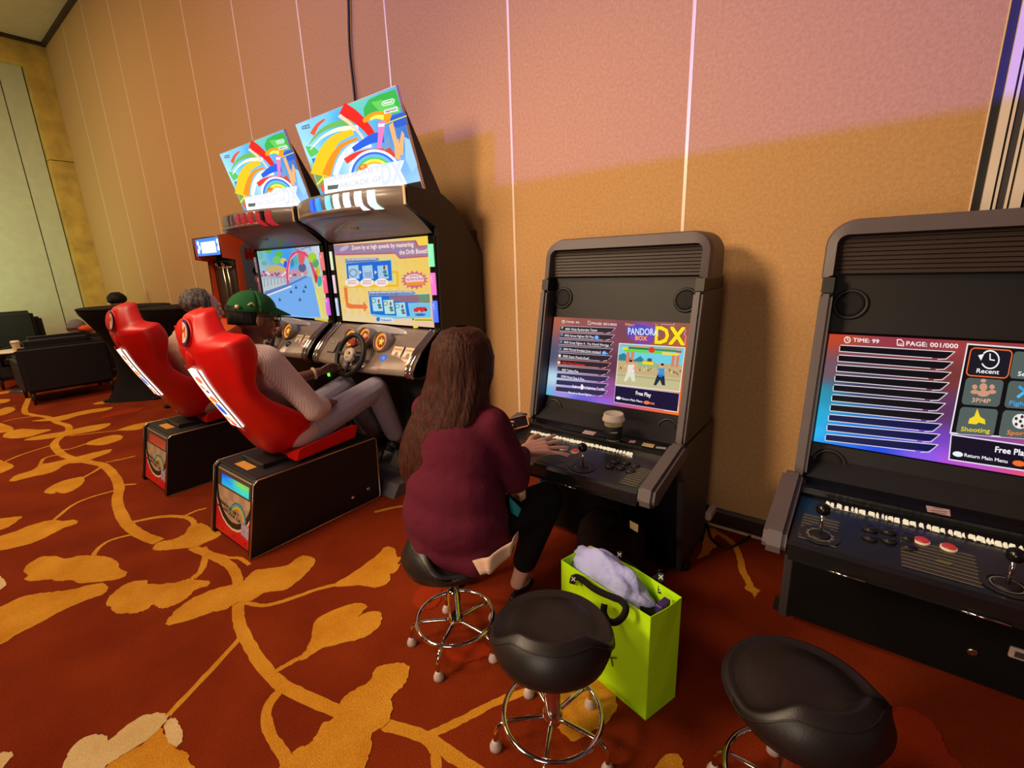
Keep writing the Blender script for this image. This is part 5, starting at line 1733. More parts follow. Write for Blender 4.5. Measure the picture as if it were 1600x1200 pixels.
    nb = Vector((.16, -.97, .17)).normalized()
    e = MB().lathe([(.066, -.012), (.066, .004), (.063, .007), (.002, .007)], c, 30, nb).build('emblem', M['red_shell'], t)
    pc = Pic(c + nb * .0072, nb, (1, 0, 0), 'm')
    pc.ell((0, 0), .062, .062, (40, 40, 110), 1, 32).ell((0, 0), .048, .048, (246, 206, 170), 2, 28)
    pc.text('M', (-.026, -.024), (.026, -.024), (-.026, .026), (236, 110, 60), 3, .07)
    pc.build('emblem_print', M['print'], e)
    # light box down the back
    path = [(.806, .945), (.833, .872), (.868, .79), (.913, .70), (.948, .625)]
    mb, ed = MB(), MB()
    L, Rr = [], []
    for y, z in path:
        L.append(Vector((X(-.06), y - .012, z - .004)))
        Rr.append(Vector((X(.06), y - .012, z - .004)))
    lb = MB()
    V = L + Rr + [p + Vector((0, .025, .01)) for p in L + Rr]
    n = len(path)
    F = []
    for i in range(n - 1):
        F += [(i, n + i, n + i + 1, i + 1), (i, i + 1, 2 * n + i + 1, 2 * n + i), (n + i, 3 * n + i, 3 * n + i + 1, n + i + 1)]
    F += [(0, 2 * n, 3 * n, n), (n - 1, 2 * n - 1, 4 * n - 1, 3 * n - 1)]
    lb.add(V, F, False, lin((255, 252, 240)))
    for i, (s, h, w_, hh, c) in enumerate(((.008, .16, .034, .13, (236, 120, 70)), (-.012, .30, .028, .08, (226, 170, 110)), (.014, .36, .018, .06, (70, 60, 70)), (.010, .50, .034, .12, (226, 120, 50)), (.002, .66, .036, .20, (40, 100, 206)), (-.01, .86, .040, .13, (240, 170, 110)), (.012, .93, .030, .09, (226, 90, 70)), (-.030, .55, .014, .24, (240, 206, 120)))):
        def pt(sx, k):
            k = max(0, min(.999, k)) * (n - 1)
            j = int(k)
            q = L[j].lerp(L[j + 1], k - j)
            return Vector((X(sx), q.y - .0015 - i * .0002, q.z - .0008))
        lb.add([pt(s + w_ * math.cos(g * PI / 5), h + hh / 2 * math.sin(g * PI / 5)) for g in range(10)], [tuple(range(10))], False, lin(c))
    lo_ = lb.build('back_light', M['lightbox'], t)
    for s in (-1, 1):
        MB().tube([(X(s * .066), y - .010, z - .004) for y, z in [(.80, .965)] + path + [(.958, .605)]], .004, 6).build('light_edge', M['red_shell'] if s < 0 else M['white'], lo_)
    o = MB().lathe([(.046, 0), (.046, .006), (.03, .014), (.002, .017)], (X(0), .8035, 1.000), 24, (0, -.98, -.17)).build('back_lens', M['red_shell'], t)
    return t


racing_seat(SXN, 'red moulded racing seat with the man in the green cap', True)
racing_seat(SXF, 'red moulded racing seat farther along the wall, dark red window on its base', False)

# ------------------------------------------------------------------ orange upright machine beyond
ox0, ox1 = -5.05, -4.46
t = thing('redemption_cabinet', 'orange-red arcade machine with a small lit sign behind the racing machines', 'arcade cabinet', ((ox0 + ox1) / 2, 2.05, 0))
prof = [(1.80, 1.70), (1.80, 1.52), (1.90, 1.50), (1.88, .95), (1.72, .88), (1.72, .80), (1.84, .72), (1.84, 0), (2.34, 0), (2.34, 1.72), (1.98, 1.725)]
for a in (ox0, ox1 - .03):
    s = MB().prism(prof, 'x', a, a + .03).build('side_panel', M['orange_body'], t)
    MB().tube([(a + .015, y, z) for y, z in prof], .009, 6, True).build('edge_trim', M['black'], s)
MB().prism([(1.94, 0), (2.3, 0), (2.3, 1.70), (1.99, 1.70), (1.95, 1.4)], 'x', ox0 + .03, ox1 - .03).build('cabinet_body', M['blackmatte'], t)
MB().box((ox0 + .03, 1.815, 1.545), (ox1 - .03, 1.95, 1.70)).build('sign_box', M['blackgloss'], t)
pc = Pic(((ox0 + ox1) / 2, 1.813, 1.62), (0, -1, 0), (1, 0, 0), 'm')
pc.poly([(-.262, -.072), (.262, -.072), (.262, .075), (-.262, .075)], (70, 130, 220), 0)
pc.poly([(-.15, -.052), (.16, -.052), (.16, .045), (-.15, .045)], (255, 246, 236), 2)
for x, y in ((-.21, .04), (-.22, -.03), (.21, .04), (.21, -.02), (-.19, .0), (.23, .01)): pc.ell((x, y), .026, .022, (236, 240, 250), 1, 10)
for k in range(5): pc.poly([(-.13 + k * .055, -.03), (-.09 + k * .055, -.03), (-.09 + k * .055, .02), (-.13 + k * .055, .02)], (250, 226, 206), 3)
pc.build('sign_picture', M['backlit'], t)
MB().box((ox0 + .03, 1.93, .96), (ox1 - .03, 1.94, 1.50)).build('play_field', M['wood'], t)
for x in (-.02, .07):
    MB().tube([((ox0 + ox1) / 2 + x, 1.915, .98), ((ox0 + ox1) / 2 + x, 1.915, 1.46)], .010, 8).build('guide_rod', M['brass'], t)
MB().tube([((ox0 + ox1) / 2 - .12, 1.915, 1.44), ((ox0 + ox1) / 2 + .16, 1.915, 1.44)], .008, 8).build('cross_rod', M['brass'], t)
for x in (-.14, .0): MB().ball(((ox0 + ox1) / 2 + x, 1.915, 1.47), .022, 12).build('lamp_bead', M['chrome'], t)
MB().prism([(1.73, .80), (1.95, .80), (1.95, .97), (1.88, .96), (1.73, .89)], 'x', ox0 + .03, ox1 - .03).build('control_shelf', M['orange_body'], t)
MB().box((ox0 + .03, 1.86, .02), (ox1 - .03, 1.94, .80)).build('front_panel', M['orange_body'], t)
# side art: generic painted shapes under a row of red block letters' strokes
pa = Pic((ox1 + .001, 2.05, 1.2), (1, 0, 0), (0, 1, 0), 'm')
pa.poly([(-.10, -.9), (.28, -.9), (.28, .40), (.24, .44), (-.05, .44), (-.10, .40)], (112, 122, 140), 0)
for k in range(9): pa.poly([(-.065 + k * .036, .40), (-.038 + k * .036, .40), (-.040 + k * .036, .30), (-.068 + k * .036, .30)], (150, 26, 24), 2)
pa.poly([(-.07, .315), (.26, .325), (.26, .375), (-.07, .365)], (170, 34, 30), 1)
for x, y, rx, ry, c in ((.03, .20, .055, .045, (26, 26, 60)), (.13, .21, .05, .04, (70, 24, 30)), (.03, .13, .05, .04, (222, 160, 130)), (.14, .12, .055, .04, (214, 140, 116)), (.06, .05, .03, .04, (220, 150, 140)), (.20, .0, .10, .10, (90, 60, 24)), (.18, .02, .05, .035, (226, 196, 160)), (.2, -.07, .05, .02, (170, 60, 40))): pa.ell((x, y), rx, ry, c, 3, 14)
pa.poly([(-.09, -.05), (.0, -.08), (.02, -.20), (-.09, -.24)], (236, 190, 40), 3)
pa.build('side_art', M['print'], t)

# ================================================================== STOOLS
def stool(x, y, lip, feet, label):
    t = thing('bar_stool', label, 'stool', (x, y, 0), 0.0, 'low chrome stools at the cabinets')
    NT = 64
    lipd = math.radians(lip)
    def prof(th):
        dl = abs((th - lipd + PI) % (2 * PI) - PI)
        q_ = max(0.0, min(1.0, (math.radians(84) - dl) / math.radians(46)))
        s = q_ * q_ * (3 - 2 * q_)
        zr = .402 + .066 * s
        R = .164 - .040 * s + .010 * math.exp(-((dl - math.radians(64)) / .24) ** 2)
        return [(.001, .416), (.045, .4165), (.078, .417 + .002 * s), (min(.118, R - .030), .420 + .012 * s - .008 * (1 - s)), (R - .018, zr - .008), (R - .008, zr + .003), (R, zr), (R + .006 + .014 * s, zr - .014 - .002 * s),
                (.168 + .006 * s, .394), (.158 + .006 * s, .362), (.125, .338), (.07, .332), (.001, .331)]
    rows = [prof(2 * PI * k / NT) for k in range(NT)]
    n = len(rows[0])
    V = [(r * math.cos(2 * PI * k / NT), r * math.sin(2 * PI * k / NT), z) for k in range(NT) for r, z in rows[k]]
    F = []
    for k in range(NT):
        l = (k + 1) % NT
        for i in range(n - 1):
            F.append((k * n + i, k * n + i + 1, l * n + i + 1, l * n + i))
    o = MB().add(V, F, True).build('seat', M['leatherette'], t, True)
    bmx = bmesh.new(); bmx.from_mesh(o.data); bmesh.ops.remove_doubles(bmx, verts=bmx.verts[:], dist=.0021); bmesh.ops.recalc_face_normals(bmx, faces=bmx.faces[:]); bmx.to_mesh(o.data); bmx.free()
    # welted seam along the rim
    P = []
    for k in range(NT):
        r, z = rows[k][7]
        P.append((r * math.cos(2 * PI * k / NT), r * math.sin(2 * PI * k / NT), z))
    MB().tube(P, .0018, 6, True).build('seam_piping', M['leatherette'], o, True)
    MB().lathe([(.012, .20), (.020, .20), (.020, .33), (.05, .334)], (0, 0, 0), 18).build('gas_lift', M['chrome'], t, True)
    MB().lathe([(.027, .085), (.029, .09), (.029, .115), (.024, .12), (.024, .215), (.021, .222), (.021, .235)], (0, 0, 0), 22).build('column', M['chrome'], t, True)
    MB().tube([(.142 * math.cos(2 * PI * k / 48), .142 * math.sin(2 * PI * k / 48), .112) for k in range(48)], .0075, 10, True).build('foot_ring', M['chrome'], t, True)
    for k in range(5):
        a = math.radians(feet + 72 * k)
        ca, sa = math.cos(a), math.sin(a)
        pth = smooth_path([(.022 * ca, .022 * sa, .100), (.10 * ca, .10 * sa, .099), (.145 * ca, .145 * sa, .092), (.166 * ca, .166 * sa, .066), (.170 * ca, .170 * sa, .026)], 4)
        l = MB().tube(pth, .0072, 10).build('leg', M['chrome'], t, True)
        MB().lathe([(.016, 0), (.018, .003), (.0175, .014), (.012, .026), (.008, .032)], (.170 * ca, .170 * sa, 0), 16).build('glide', M['glide'], l, True)
    return t


stool(-0.588, 0.905, -58, 6, 'black-seated chrome stool in front of the lime green bag')
stool(-1.09, 1.02, 229, 4, 'black-seated chrome stool under the woman in the maroon blazer')
stool(-0.012, 1.085, -48, 34, 'dark stool before the right-hand cabinet, its curved seat turned sideways')

# ================================================================== LIME BAG AND WHAT IS IN IT
A, B, Cc, Dd = Vector((-.391, 1.130, 0)), Vector((-.345, 1.262, 0)), Vector((-.697, 1.346, 0)), Vector((-.743, 1.214, 0))
t = thing('paper_bag', 'lime green paper bag with black ribbon handles on the floor by the stool', 'bag', tuple((A + B + Cc + Dd) / 4))
hz_ = Vector((0, 0, .38))
def sheet(p, q, r, s, th=.002):
    """thin folded paper wall p-q at the foot, r-s at the rim"""
    n = (q - p).cross(s - p).normalized() * th
    return MB().hexa([p, q, q + n, p + n, s, r, r + n, s + n])
ctr = (A + B + Cc + Dd) / 4
for nm, p, q in (('front_wall', Dd, A), ('side_wall', A, B), ('back_wall', B, Cc), ('side_wall', Cc, Dd)):
    mid = (p + q) / 2
    out = (mid - ctr).normalized()
    fl_ = out * (.012 if nm == 'back_wall' else .004)
    mb = MB()
    # crease: lower band, body, rim
    lv = [0.0, .055, .20, .38]
    pts = []
    for k, h in enumerate(lv):
        o = out * [0, .001, .0015 if nm == 'front_wall' else -.001, 0][k] + (fl_ if k == 3 else Vector())
        pts.append((p + Vector((0, 0, h)) + (o if 0 < k < 3 else Vector()) * .0, q + Vector((0, 0, h)), (p + q) / 2 + Vector((0, 0, h)) + o))
    V = [v for tri in pts for v in (tri[0], tri[2], tri[1])]
    F = []
    for k in range(3):
        for i in range(2):
            F.append((k * 3 + i, k * 3 + i + 1, k * 3 + i + 4, k * 3 + i + 3))
    o = mb.add(V, F).build(nm, M['lime'], t)
    sm = o.modifiers.new('paper', 'SOLIDIFY'); sm.thickness = .0018; sm.offset = 0
mb = MB().prism([(A.x, A.y), (B.x, B.y), (Cc.x, Cc.y), (Dd.x, Dd.y)], 'z', .001, .004)
mb.build('bag_base', M['lime'], t)
# fold-over rim band and the black print on the front
fdir = (A - Dd).normalized()
fn = Vector((fdir.y, -fdir.x, 0))
pc = Pic(Dd.lerp(A, .5) + Vector((0, 0, .19)) + fn * .0085, fn, fdir, None)
pc.z = (860, 840, .2416)
pc.line([(386, 776), (428, 782)], 7, (16, 16, 10), 2).line([(394, 780), (403, 832)], 7, (16, 16, 10), 2)
pc.build('bag_print', M['print'], t)
def ribbon(path, w, dirn):
    mb = MB()
    P = smooth_path(path, 6)
    V = []
    for i, p in enumerate(P):
        tg = (P[min(i + 1, len(P) - 1)] - P[max(i - 1, 0)]).normalized()
        dd = (tg.cross(Vector((.35, -.75, .55)))).normalized()
        V += [p - dd * w / 2, p + dd * w / 2]
    mb.add(V, [(2 * i, 2 * i + 1, 2 * i + 3, 2 * i + 2) for i in range(len(P) - 1)], True)
    return mb
def cross_mark(pc, c, s):
    pc.line([(c[0] - s, c[1] - s), (c[0] + s, c[1] + s)], s * .55, (230, 226, 220), 4).line([(c[0] + s, c[1] - s), (c[0] - s, c[1] + s)], s * .55, (230, 226, 220), 4)
rimF = lambda k, h=.38: Dd.lerp(A, k) + Vector((0, 0, h))
rimB = lambda k, h=.38: Cc.lerp(B, k) + Vector((0, 0, h))
G = lambda x, y, yy: at_y(860 + x * .2416, 840 + y * .2416, yy)
hp = [G(140, 300, 1.180), G(150, 262, 1.172), G(190, 262, 1.160), G(290, 335, 1.140), G(400, 385, 1.125), G(450, 405, 1.115), G(488, 450, 1.105), G(470, 510, 1.095), G(420, 548, 1.090), G(370, 535, 1.095), G(345, 480, 1.110), G(350, 430, 1.125)]
o = ribbon(hp, .020, Vector((.15, -.55, .75)).normalized()).build('ribbon_handle', M['ribbon'], t)
sm = o.modifiers.new('thick', 'SOLIDIFY'); sm.thickness = .0012
hp = [G(440, 175, 1.335), G(445, 120, 1.345), G(480, 150, 1.34), G(560, 215, 1.325), G(640, 270, 1.31), G(700, 250, 1.30), G(715, 215, 1.30), G(716, 290, 1.295), G(716, 360, 1.29)]
o = ribbon(hp, .018, Vector((.6, -.35, .2)).normalized()).build('ribbon_handle', M['ribbon'], t)
sm = o.modifiers.new('thick', 'SOLIDIFY'); sm.thickness = .0012
nb = Vector((0.3, -.9, .35)).normalized()
for (x, y, yy) in ((446, 110, 1.333), (714, 254, 1.285), (714, 338, 1.285), (149, 268, 1.165)):
    q = G(x, y, yy)
    pc = Pic(q, nb, None, 'm')
    pc.poly([(-.009, -.012), (.009, -.012), (.009, .012), (-.009, .012)], (16, 15, 15), 0)
    cross_mark(pc, (0, 0), .0055)
    pc.build('ribbon_mark', M['print'], t)
# tissue paper wad
rr = random.Random(11)
tb = bmesh.new()
bmesh.ops.create_icosphere(tb, subdivisions=4, radius=1.0)
ex = (A - Dd).normalized()
ey = Vector((-ex.y, ex.x, 0))
cen = Dd.lerp(A, .41) + ey * .072 + Vector((0, 0, .325))
from mathutils import noise as mnoise
for v in tb.verts:
    d = v.co.normalized()
    k = 1 + .20 * mnoise.noise(d * 2.3) + .10 * abs(mnoise.noise(d * 6.0)) - .05
    v.co = cen + ex * d.x * .165 * k + ey * d.y * .062 * k + Vector((0, 0, d.z * .112 * k + d.x * -.016))
o = MB().bm(tb, True).build('tissue_paper', M['tissue'])
tag(o, 'crumpled lilac tissue paper sticking out of the lime bag', 'paper')
def carton(name, c, s, ang, m, label, cat):
    mb = MB().box(Vector((0, 0, 0)) - Vector(s) / 2, Vector(s) / 2, .002)
    o = mb.build(name, m)
    o.location = c
    o.rotation_euler = ang
    return tag(o, label, cat)
yaw_ = math.atan2(ex.y, ex.x)
carton('black_pouch', Dd.lerp(A, .83) + ey * .080 + Vector((0, 0, .174)), (.055, .06, .335), (0, .10, yaw_), M['ribbon'], 'black pouch standing in the lime bag behind the tissue', 'pouch')
carton('purple_box', Dd.lerp(A, .945) + ey * .095 + Vector((0, 0, .189)), (.022, .05, .368), (.04, 0.02, yaw_), M['purple_card'], 'narrow purple box in the corner of the lime bag', 'box')
carton('cream_card', Dd.lerp(A, .20) + ey * .105 + Vector((0, 0, .21)), (.10, .012, .37), (-.06, 0, yaw_), M['cream'], 'cream card at the back of the lime bag behind the tissue', 'card')

M['pack'] = fabric_mat('brown_black_nylon', (58, 44, 38), bump=0.5)
# dark rucksack and tag under the middle cabinet
t = thing('backpack', 'dark backpack with a white tag on the floor under the middle cabinet', 'bag', (-0.80, 1.70, 0))
def egg(u, v):
    g = 2 * PI * u
    h = v
    k = (max(0, 1 - (2 * h - 1) ** 4)) ** .4
    return (-0.80 + .15 * k * math.copysign(abs(math.cos(g)) ** .6, math.cos(g)), 1.70 + .085 * k * math.copysign(abs(math.sin(g)) ** .6, math.sin(g)) + .05 * h, .004 + .27 * h)
MB().grid(egg, 28, 14).build('bag_body', M['pack'], t)
MB().box((-0.91, 1.60, .03), (-0.70, 1.64, .15), .012, None, 2).build('front_pocket', M['ribbon'], t)
MB().tube(smooth_path([(-.84, 1.74, .262), (-.83, 1.75, .31), (-.77, 1.75, .31), (-.76, 1.74, .262)], 4), .008, 8).build('grab_loop', M['ribbon'], t)
q = at_y(991, 820, 1.62)
MB().hexa([q + Vector((-.018, 0, -.02)), q + Vector((.016, 0, -.03)), q + Vector((.016, .004, -.03)), q + Vector((-.018, .004, -.02)), q + Vector((-.02, 0, .012)), q + Vector((.016, 0, .004)), q + Vector((.016, .004, .004)), q + Vector((-.02, .004, .012))]).build('luggage_tag', M['cream'], t)
MB().tube([q + Vector((-.002, .002, .008)), Vector((-.80, 1.66, .25))], .002, 6).build('tag_cord', M['ribbon'], t)

# mains lead on the floor between the cabinets
pl = [at_z(x, y, .006) for x, y in ((1100, 868), (1118, 858), (1145, 862), (1166, 852))]
pl = [Vector((-.52, 2.20, .008))] + [at_z(x, y, .007) for x, y in ((1104, 818), (1112, 842), (1135, 856), (1160, 846))] + [at_z(1172, 838, .007)]
tag(MB().tube(smooth_path(pl, 6), .006, 8).build('mains_lead', M['black']), 'thin black lead lying on the carpet between the fighting-game cabinets', 'cord')
q = at_y(1107, 806, 2.30)
o = MB().box((q.x - .014, 2.285, q.z - .022), (q.x + .014, 2.395, q.z + .024), .005, None, 2).build('mains_adaptor', M['white'])
tag(o, 'small white plug adaptor low on the wall behind the middle cabinet', 'plug')

# ================================================================== FAR LOUNGE
def cocktail_table(x, y, label):
    t = thing('cocktail_table', label, 'table', (x, y, 0), 0, 'draped cocktail tables')
    n = 32
    def cloth(u, v):
        g = 2 * PI * u
        h = 1.05 * (1 - v)
        lobes = .5 + .5 * math.cos(4 * g)
        top_r, waist, base = .43, .13, .31 + .06 * lobes
        if v < .03: r = top_r
        else:
            k = (v - .03) / .97
            r = waist + (top_r - waist) * (1 - k) ** 2.0 + (base - waist) * k ** 3.2
            r -= .02 * lobes * math.sin(PI * k)
        return (x + r * math.cos(g), y + r * math.sin(g), h)
    MB().grid(cloth, n, 20).build('stretch_cover', M['blackcloth'], t)
    MB().lathe([(.425, 1.045), (.435, 1.05), (.43, 1.062), (.41, 1.066), (.002, 1.066)], (x, y, 0), 36).build('table_top', M['blackcloth'], t)
    for k in range(4):
        g = k * PI / 2
        MB().box((x + .36 * math.cos(g) - .035, y + .36 * math.sin(g) - .035, .0), (x + .36 * math.cos(g) + .035, y + .36 * math.sin(g) + .035, .03), .006).build('foot', M['black'], t)
    return t


TB = at_z(228, 617, 0)
cocktail_table(TB.x, TB.y, 'black-draped cocktail table standing nearest the armchair')
cocktail_table(-5.92, 1.93, 'black-draped cocktail table hidden partly by the red seats, nearer the wall')


def armchair(x, y, rz, w, label, back_h=.655, cushion=True, name='armchair'):
    """Local frame: back faces +x, sitter looks towards -x; width along y."""
    t = thing(name, label, 'chair', (x, y, 0), rz)
    h2 = w / 2
    MB().box((-.10, -h2, .14), (0.0, h2, back_h), .03, None, 3).build('backrest', M['upholstery'], t, True)
    MB().box((-.70, -h2 + .02, .15), (-.08, h2 - .02, .30), .02, None, 2).build('seat_base', M['upholstery'], t, True)
    for s in (-1, 1):
        MB().box((-.70, s * (h2 - .06) - .06, .14), (-.05, s * (h2 - .06) + .06, .52), .03, None, 3).build('arm', M['upholstery'], t, True)
        for xx_ in (-.64, -.05):
            MB().lathe([(.014, 0), (.024, .15)], (xx_, s * (h2 - .05), 0), 10).build('leg', M['wood'], t, True)
    MB().box((-.68, -h2 + .13, .29), (-.12, h2 - .13, .43), .04, None, 3).build('seat_cushion', M['upholstery'], t, True)
    if cushion:
        MB().box((-.26, -h2 + .10, .40), (-.085, h2 - .12, back_h + .105), .045, None, 3).build('back_cushion', M['upholstery'], t, True)
    return t


armchair(-7.40, 1.10, 0.0, .80, 'black armchair seen from behind, person in a grey hat sitting in it')
armchair(-10.35, .72, PI, 1.30, 'wide black sofa against the far end wall', .84, True, 'sofa')
armchair(-9.35, 1.22, 2.6, .66, 'dark low chair between the sofa and the nearer armchair', .56, False)
armchair(-8.55, 1.98, 0.3, .66, 'black armchair under the dark-haired person by the panelled wall', .64)
q = Vector((-7.575, 1.40, .762))
cb = bmesh.new()
bmesh.ops.create_icosphere(cb, subdivisions=3, radius=1.0)
for v in cb.verts:
    d = v.co.normalized()
    k = 1 + .25 * mnoise.noise(d * 3.0)
    v.co = q + Vector((d.x * .06 * k, d.y * .10 * k, .03 + max(-.03, d.z * .045 * k)))
tag(MB().bm(cb, True).build('scarf', M['orange_cloth']), 'bundled orange-red scarf on the back corner of the black armchair', 'scarf')
# low white side table with a cup
st_ = at_z(8, 553, .50)
ct = at_x(27, 548, -8.50)
t = thing('side_table', 'low white side table at the edge of the lounge', 'table', (ct.x - .12, ct.y, 0))
zt = ct.z
MB().lathe([(.22, zt - .02), (.235, zt - .012), (.235, zt - .004), (.22, zt)], (ct.x - .12, ct.y, 0), 32).build('table_top', M['white'], t)
MB().lathe([(.17, 0), (.17, .012), (.03, .02), (.025, zt - .02)], (ct.x - .12, ct.y, 0), 24).build('pedestal', M['charcoal'], t)
cup = thing('coffee_cup', 'white-lidded paper cup standing on the side table in the lounge', 'cup', (ct.x, ct.y, zt))
MB().lathe([(.030, 0), (.032, .004), (.042, .10), (.042, .105)], (0, 0, 0), 20).build('cup_body', M['cream'], cup, True)
MB().lathe([(.045, .102), (.046, .112), (.042, .116), (.038, .128), (.003, .128)], (0, 0, 0), 20).build('lid', M['white'], cup, True)

# ================================================================== PEOPLE
def fingers(mb, wrist, hand_dir, up, side, length, curl, thumb_side, sc=1.0, spread=.05):
    """Palm, four unequal bent fingers and a thumb that leaves the palm's side."""
    d, u, s = Vector(hand_dir).normalized(), Vector(up).normalized(), Vector(side).normalized()
    w = Vector(wrist)
    pl = .085 * sc
    for k in range(4):
        a = w + d * .012 * sc + s * ((k - 1.5) * .011 * sc)
        b = w + d * pl + s * ((k - 1.5) * .0205 * sc)
        mb.cap(a, b, .013 * sc, .0105 * sc)
    for k in range(4):
        L = length * sc * [.80, .96, 1.0, .86][k] if thumb_side < 0 else length * sc * [.86, 1.0, .96, .80][k]
        p = w + d * pl + s * ((k - 1.5) * .0205 * sc)
        dd = (d + s * (k - 1.5) * spread).normalized()
        r = .0078 * sc
        for j, fr in enumerate((.45, .32, .23)):
            ang = curl * (j + .4)
            dj = dd * math.cos(ang) - u * math.sin(ang)
            q = p + dj * (L * fr)
            mb.cap(p, q, r, r * .90)
            p, r = q, r * .92
    p = w + d * .028 * sc + s * (thumb_side * .026 * sc)
    q = p + (d * .6 + s * thumb_side * .75 - u * .25 * (curl > .3)).normalized() * .036 * sc
    mb.cap(p, q, .0115 * sc, .0095 * sc)
    mb.cap(q, q + (d * .9 + s * thumb_side * .3 - u * .3 * (curl > .3)).normalized() * .03 * sc, .0095 * sc, .008 * sc)


def head(mb, c, face, sc=1.0, r=.092):
    """Skull, jaw, nose, brow, ears; face = unit direction looked at."""
    f = Vector(face).normalized()
    z = Vector((0, 0, 1))
    z = (z - f * z.dot(f)).normalized()
    s = f.cross(z)
    R3 = Matrix((s, f, z)).transposed()
    c = Vector(c)
    P = lambda x, y, h: c + R3 @ Vector((x * sc, y * sc, h * sc))
    mb.ball(P(0, -.008, .025), (.074 * sc, .094 * sc, .088 * sc), 18, R3)
    mb.ball(P(0, .022, -.040), (.056 * sc, .066 * sc, .066 * sc), 16, R3)
    mb.cap(P(-.022, .058, -.078), P(.022, .058, -.078), .022 * sc)
    mb.cap(P(0, .088, .012), P(0, .104, -.028), .010 * sc, .015 * sc)
    mb.cap(P(-.034, .080, .028), P(.034, .080, .028), .014 * sc)
    mb.cap(P(-.017, .086, -.052), P(.017, .086, -.052), .0085 * sc)
    mb.cap(P(-.015, .084, -.066), P(.015, .084, -.066), .0085 * sc)
    for k in (-1, 1):
        mb.ball(P(k * .077, -.004, -.010), (.010 * sc, .019 * sc, .032 * sc), 10, R3)
        mb.ball(P(k * .045, .052, -.022), (.022 * sc, .026 * sc, .022 * sc), 10, R3)
    return P, R3


def eyes(P, R3, root, sc=1.0):
    for k in (-1, 1):
        e = MB().ball(P(k * .031, .0835, .006), .0115 * sc, 10).build('eye', M['white'], root)
        MB().ball(P(k * .031, .0925, .006), .006 * sc, 8).build('iris', M['black'], e)


V3 = lambda *a: Vector(a)

# ------------------------------------------------------------------ woman at the middle cabinet
pel, wst, chs = V3(-1.10, 1.045, .50), V3(-1.095, 1.06, .64), V3(-1.09, 1.10, .80)
nck, hd = V3(-1.09, 1.135, .935), V3(-1.088, 1.165, 1.07)
shL, shR = V3(-1.245, 1.105, .875), V3(-.955, 1.125, .865)
elR, wrR = V3(-.925, 1.205, .640), V3(-1.028, 1.392, .660)
elL, wrL = V3(-1.305, 1.29, .66), V3(-1.255, 1.475, .685)
hipR, hipL = V3(-1.01, 1.07, .475), V3(-1.19, 1.08, .475)
knR, knL = V3(-.925, 1.40, .475), V3(-1.235, 1.42, .46)
anR, anL = V3(-1.035, 1.335, .085), V3(-1.30, 1.24, .075)

woman = None
mb = MB()
Pw, Rw = head(mb, hd, (-.30, .95, -.28), .96)
mb.cap(nck - V3(0, 0, .03), hd - V3(0, .01, .05), .045, .043)
mb.chain([pel, wst, chs, nck - V3(0, 0, .05)], [.115, .105, .10, .07])
mb.chain([shL, elL, wrL], [.045, .035, .024]).chain([shR, elR, wrR], [.045, .035, .024])
mb.cap(chs + V3(0, .01, .05), shL, .06, .045).cap(chs + V3(0, .01, .05), shR, .06, .045)
mb.chain([hipR, knR, anR], [.07, .05, .029]).chain([hipL, knL, anL], [.07, .05, .029])
mb.chain([anR, anR + V3(-.015, .10, -.052)], [.03, .022]).chain([anL, anL + V3(-.02, .10, -.045)], [.03, .022])
hdR = (V3(-1.055, 1.49, .650) - wrR).normalized()
fingers(mb, wrR, (.52, .85, .02), (.12, -.5, .86), (.75, -.55, -.35), .074, .10, -1, 1.20, .24)
fingers(mb, wrL, (.35, .80, .10), (-.5, .1, .85), (.8, -.35, .4), .066, .55, 1, .92)
woman = remeshed(mb, 'person', M['skin'], None, .0045, 4)
tag(woman, 'woman in a maroon blazer with long brown hair sitting at the middle cabinet', 'person')
eyes(Pw, Rw, woman, .96)
# hair: a long fall down the back
def ringpt(c, rx, ry, g, tw=0.0): return V3(c.x + rx * math.cos(g), c.y + ry * math.sin(g), c.z)
HR = [(V3(-1.088, 1.145, 1.186), .020, .025), (V3(-1.088, 1.140, 1.172), .064, .072), (V3(-1.088, 1.140, 1.135), .096, .100), (V3(-1.088, 1.138, 1.08), .110, .112), (V3(-1.090, 1.125, 1.015), .118, .108), (V3(-1.098, 1.095, .95), .128, .095),
      (V3(-1.112, 1.066, .89), .138, .084), (V3(-1.132, 1.040, .83), .138, .078), (V3(-1.156, 1.018, .77), .126, .070), (V3(-1.178, 1.000, .72), .102, .060), (V3(-1.194, .988, .68), .075, .046), (V3(-1.204, .980, .650), .042, .032), (V3(-1.208, .977, .632), .014, .014)]
rn = random.Random(5)
ph_ = [rn.uniform(0, 6.28) for _ in range(6)]
def hairf(u, v):
    k = v * (len(HR) - 1)
    i = min(int(k), len(HR) - 2)
    f = k - i
    a, b = HR[i], HR[i + 1]
    c = a[0].lerp(b[0], f)
    rx, ry = a[1] * (1 - f) + b[1] * f, a[2] * (1 - f) + b[2] * f
    g = 2 * PI * u
    w = 1 + min(1, v * 3) * ((.012 * math.sin(9 * g + ph_[0] + 2.0 * v)) + .010 * math.sin(17 * g + ph_[1] - 3 * v) + .008 * math.sin(31 * g + ph_[2] + 5 * v))
    w += .02 * math.sin(3 * g + ph_[3] + 4 * v) * v + .006 * math.sin(53 * g + ph_[4] + 6 * v) * min(1, v * 3)
    # open over the face (front is +y)
    fr = max(0.0, math.sin(g - .55))
    ry2 = ry * (1 - (.42 if .12 < v < .55 else .1) * fr ** 3) if v > .06 else ry
    return V3(c.x + rx * w * math.cos(g), c.y + ry2 * w * math.sin(g), c.z)
o = MB().grid(hairf, 120, 60).build('hair', M['hair_brown'], woman)
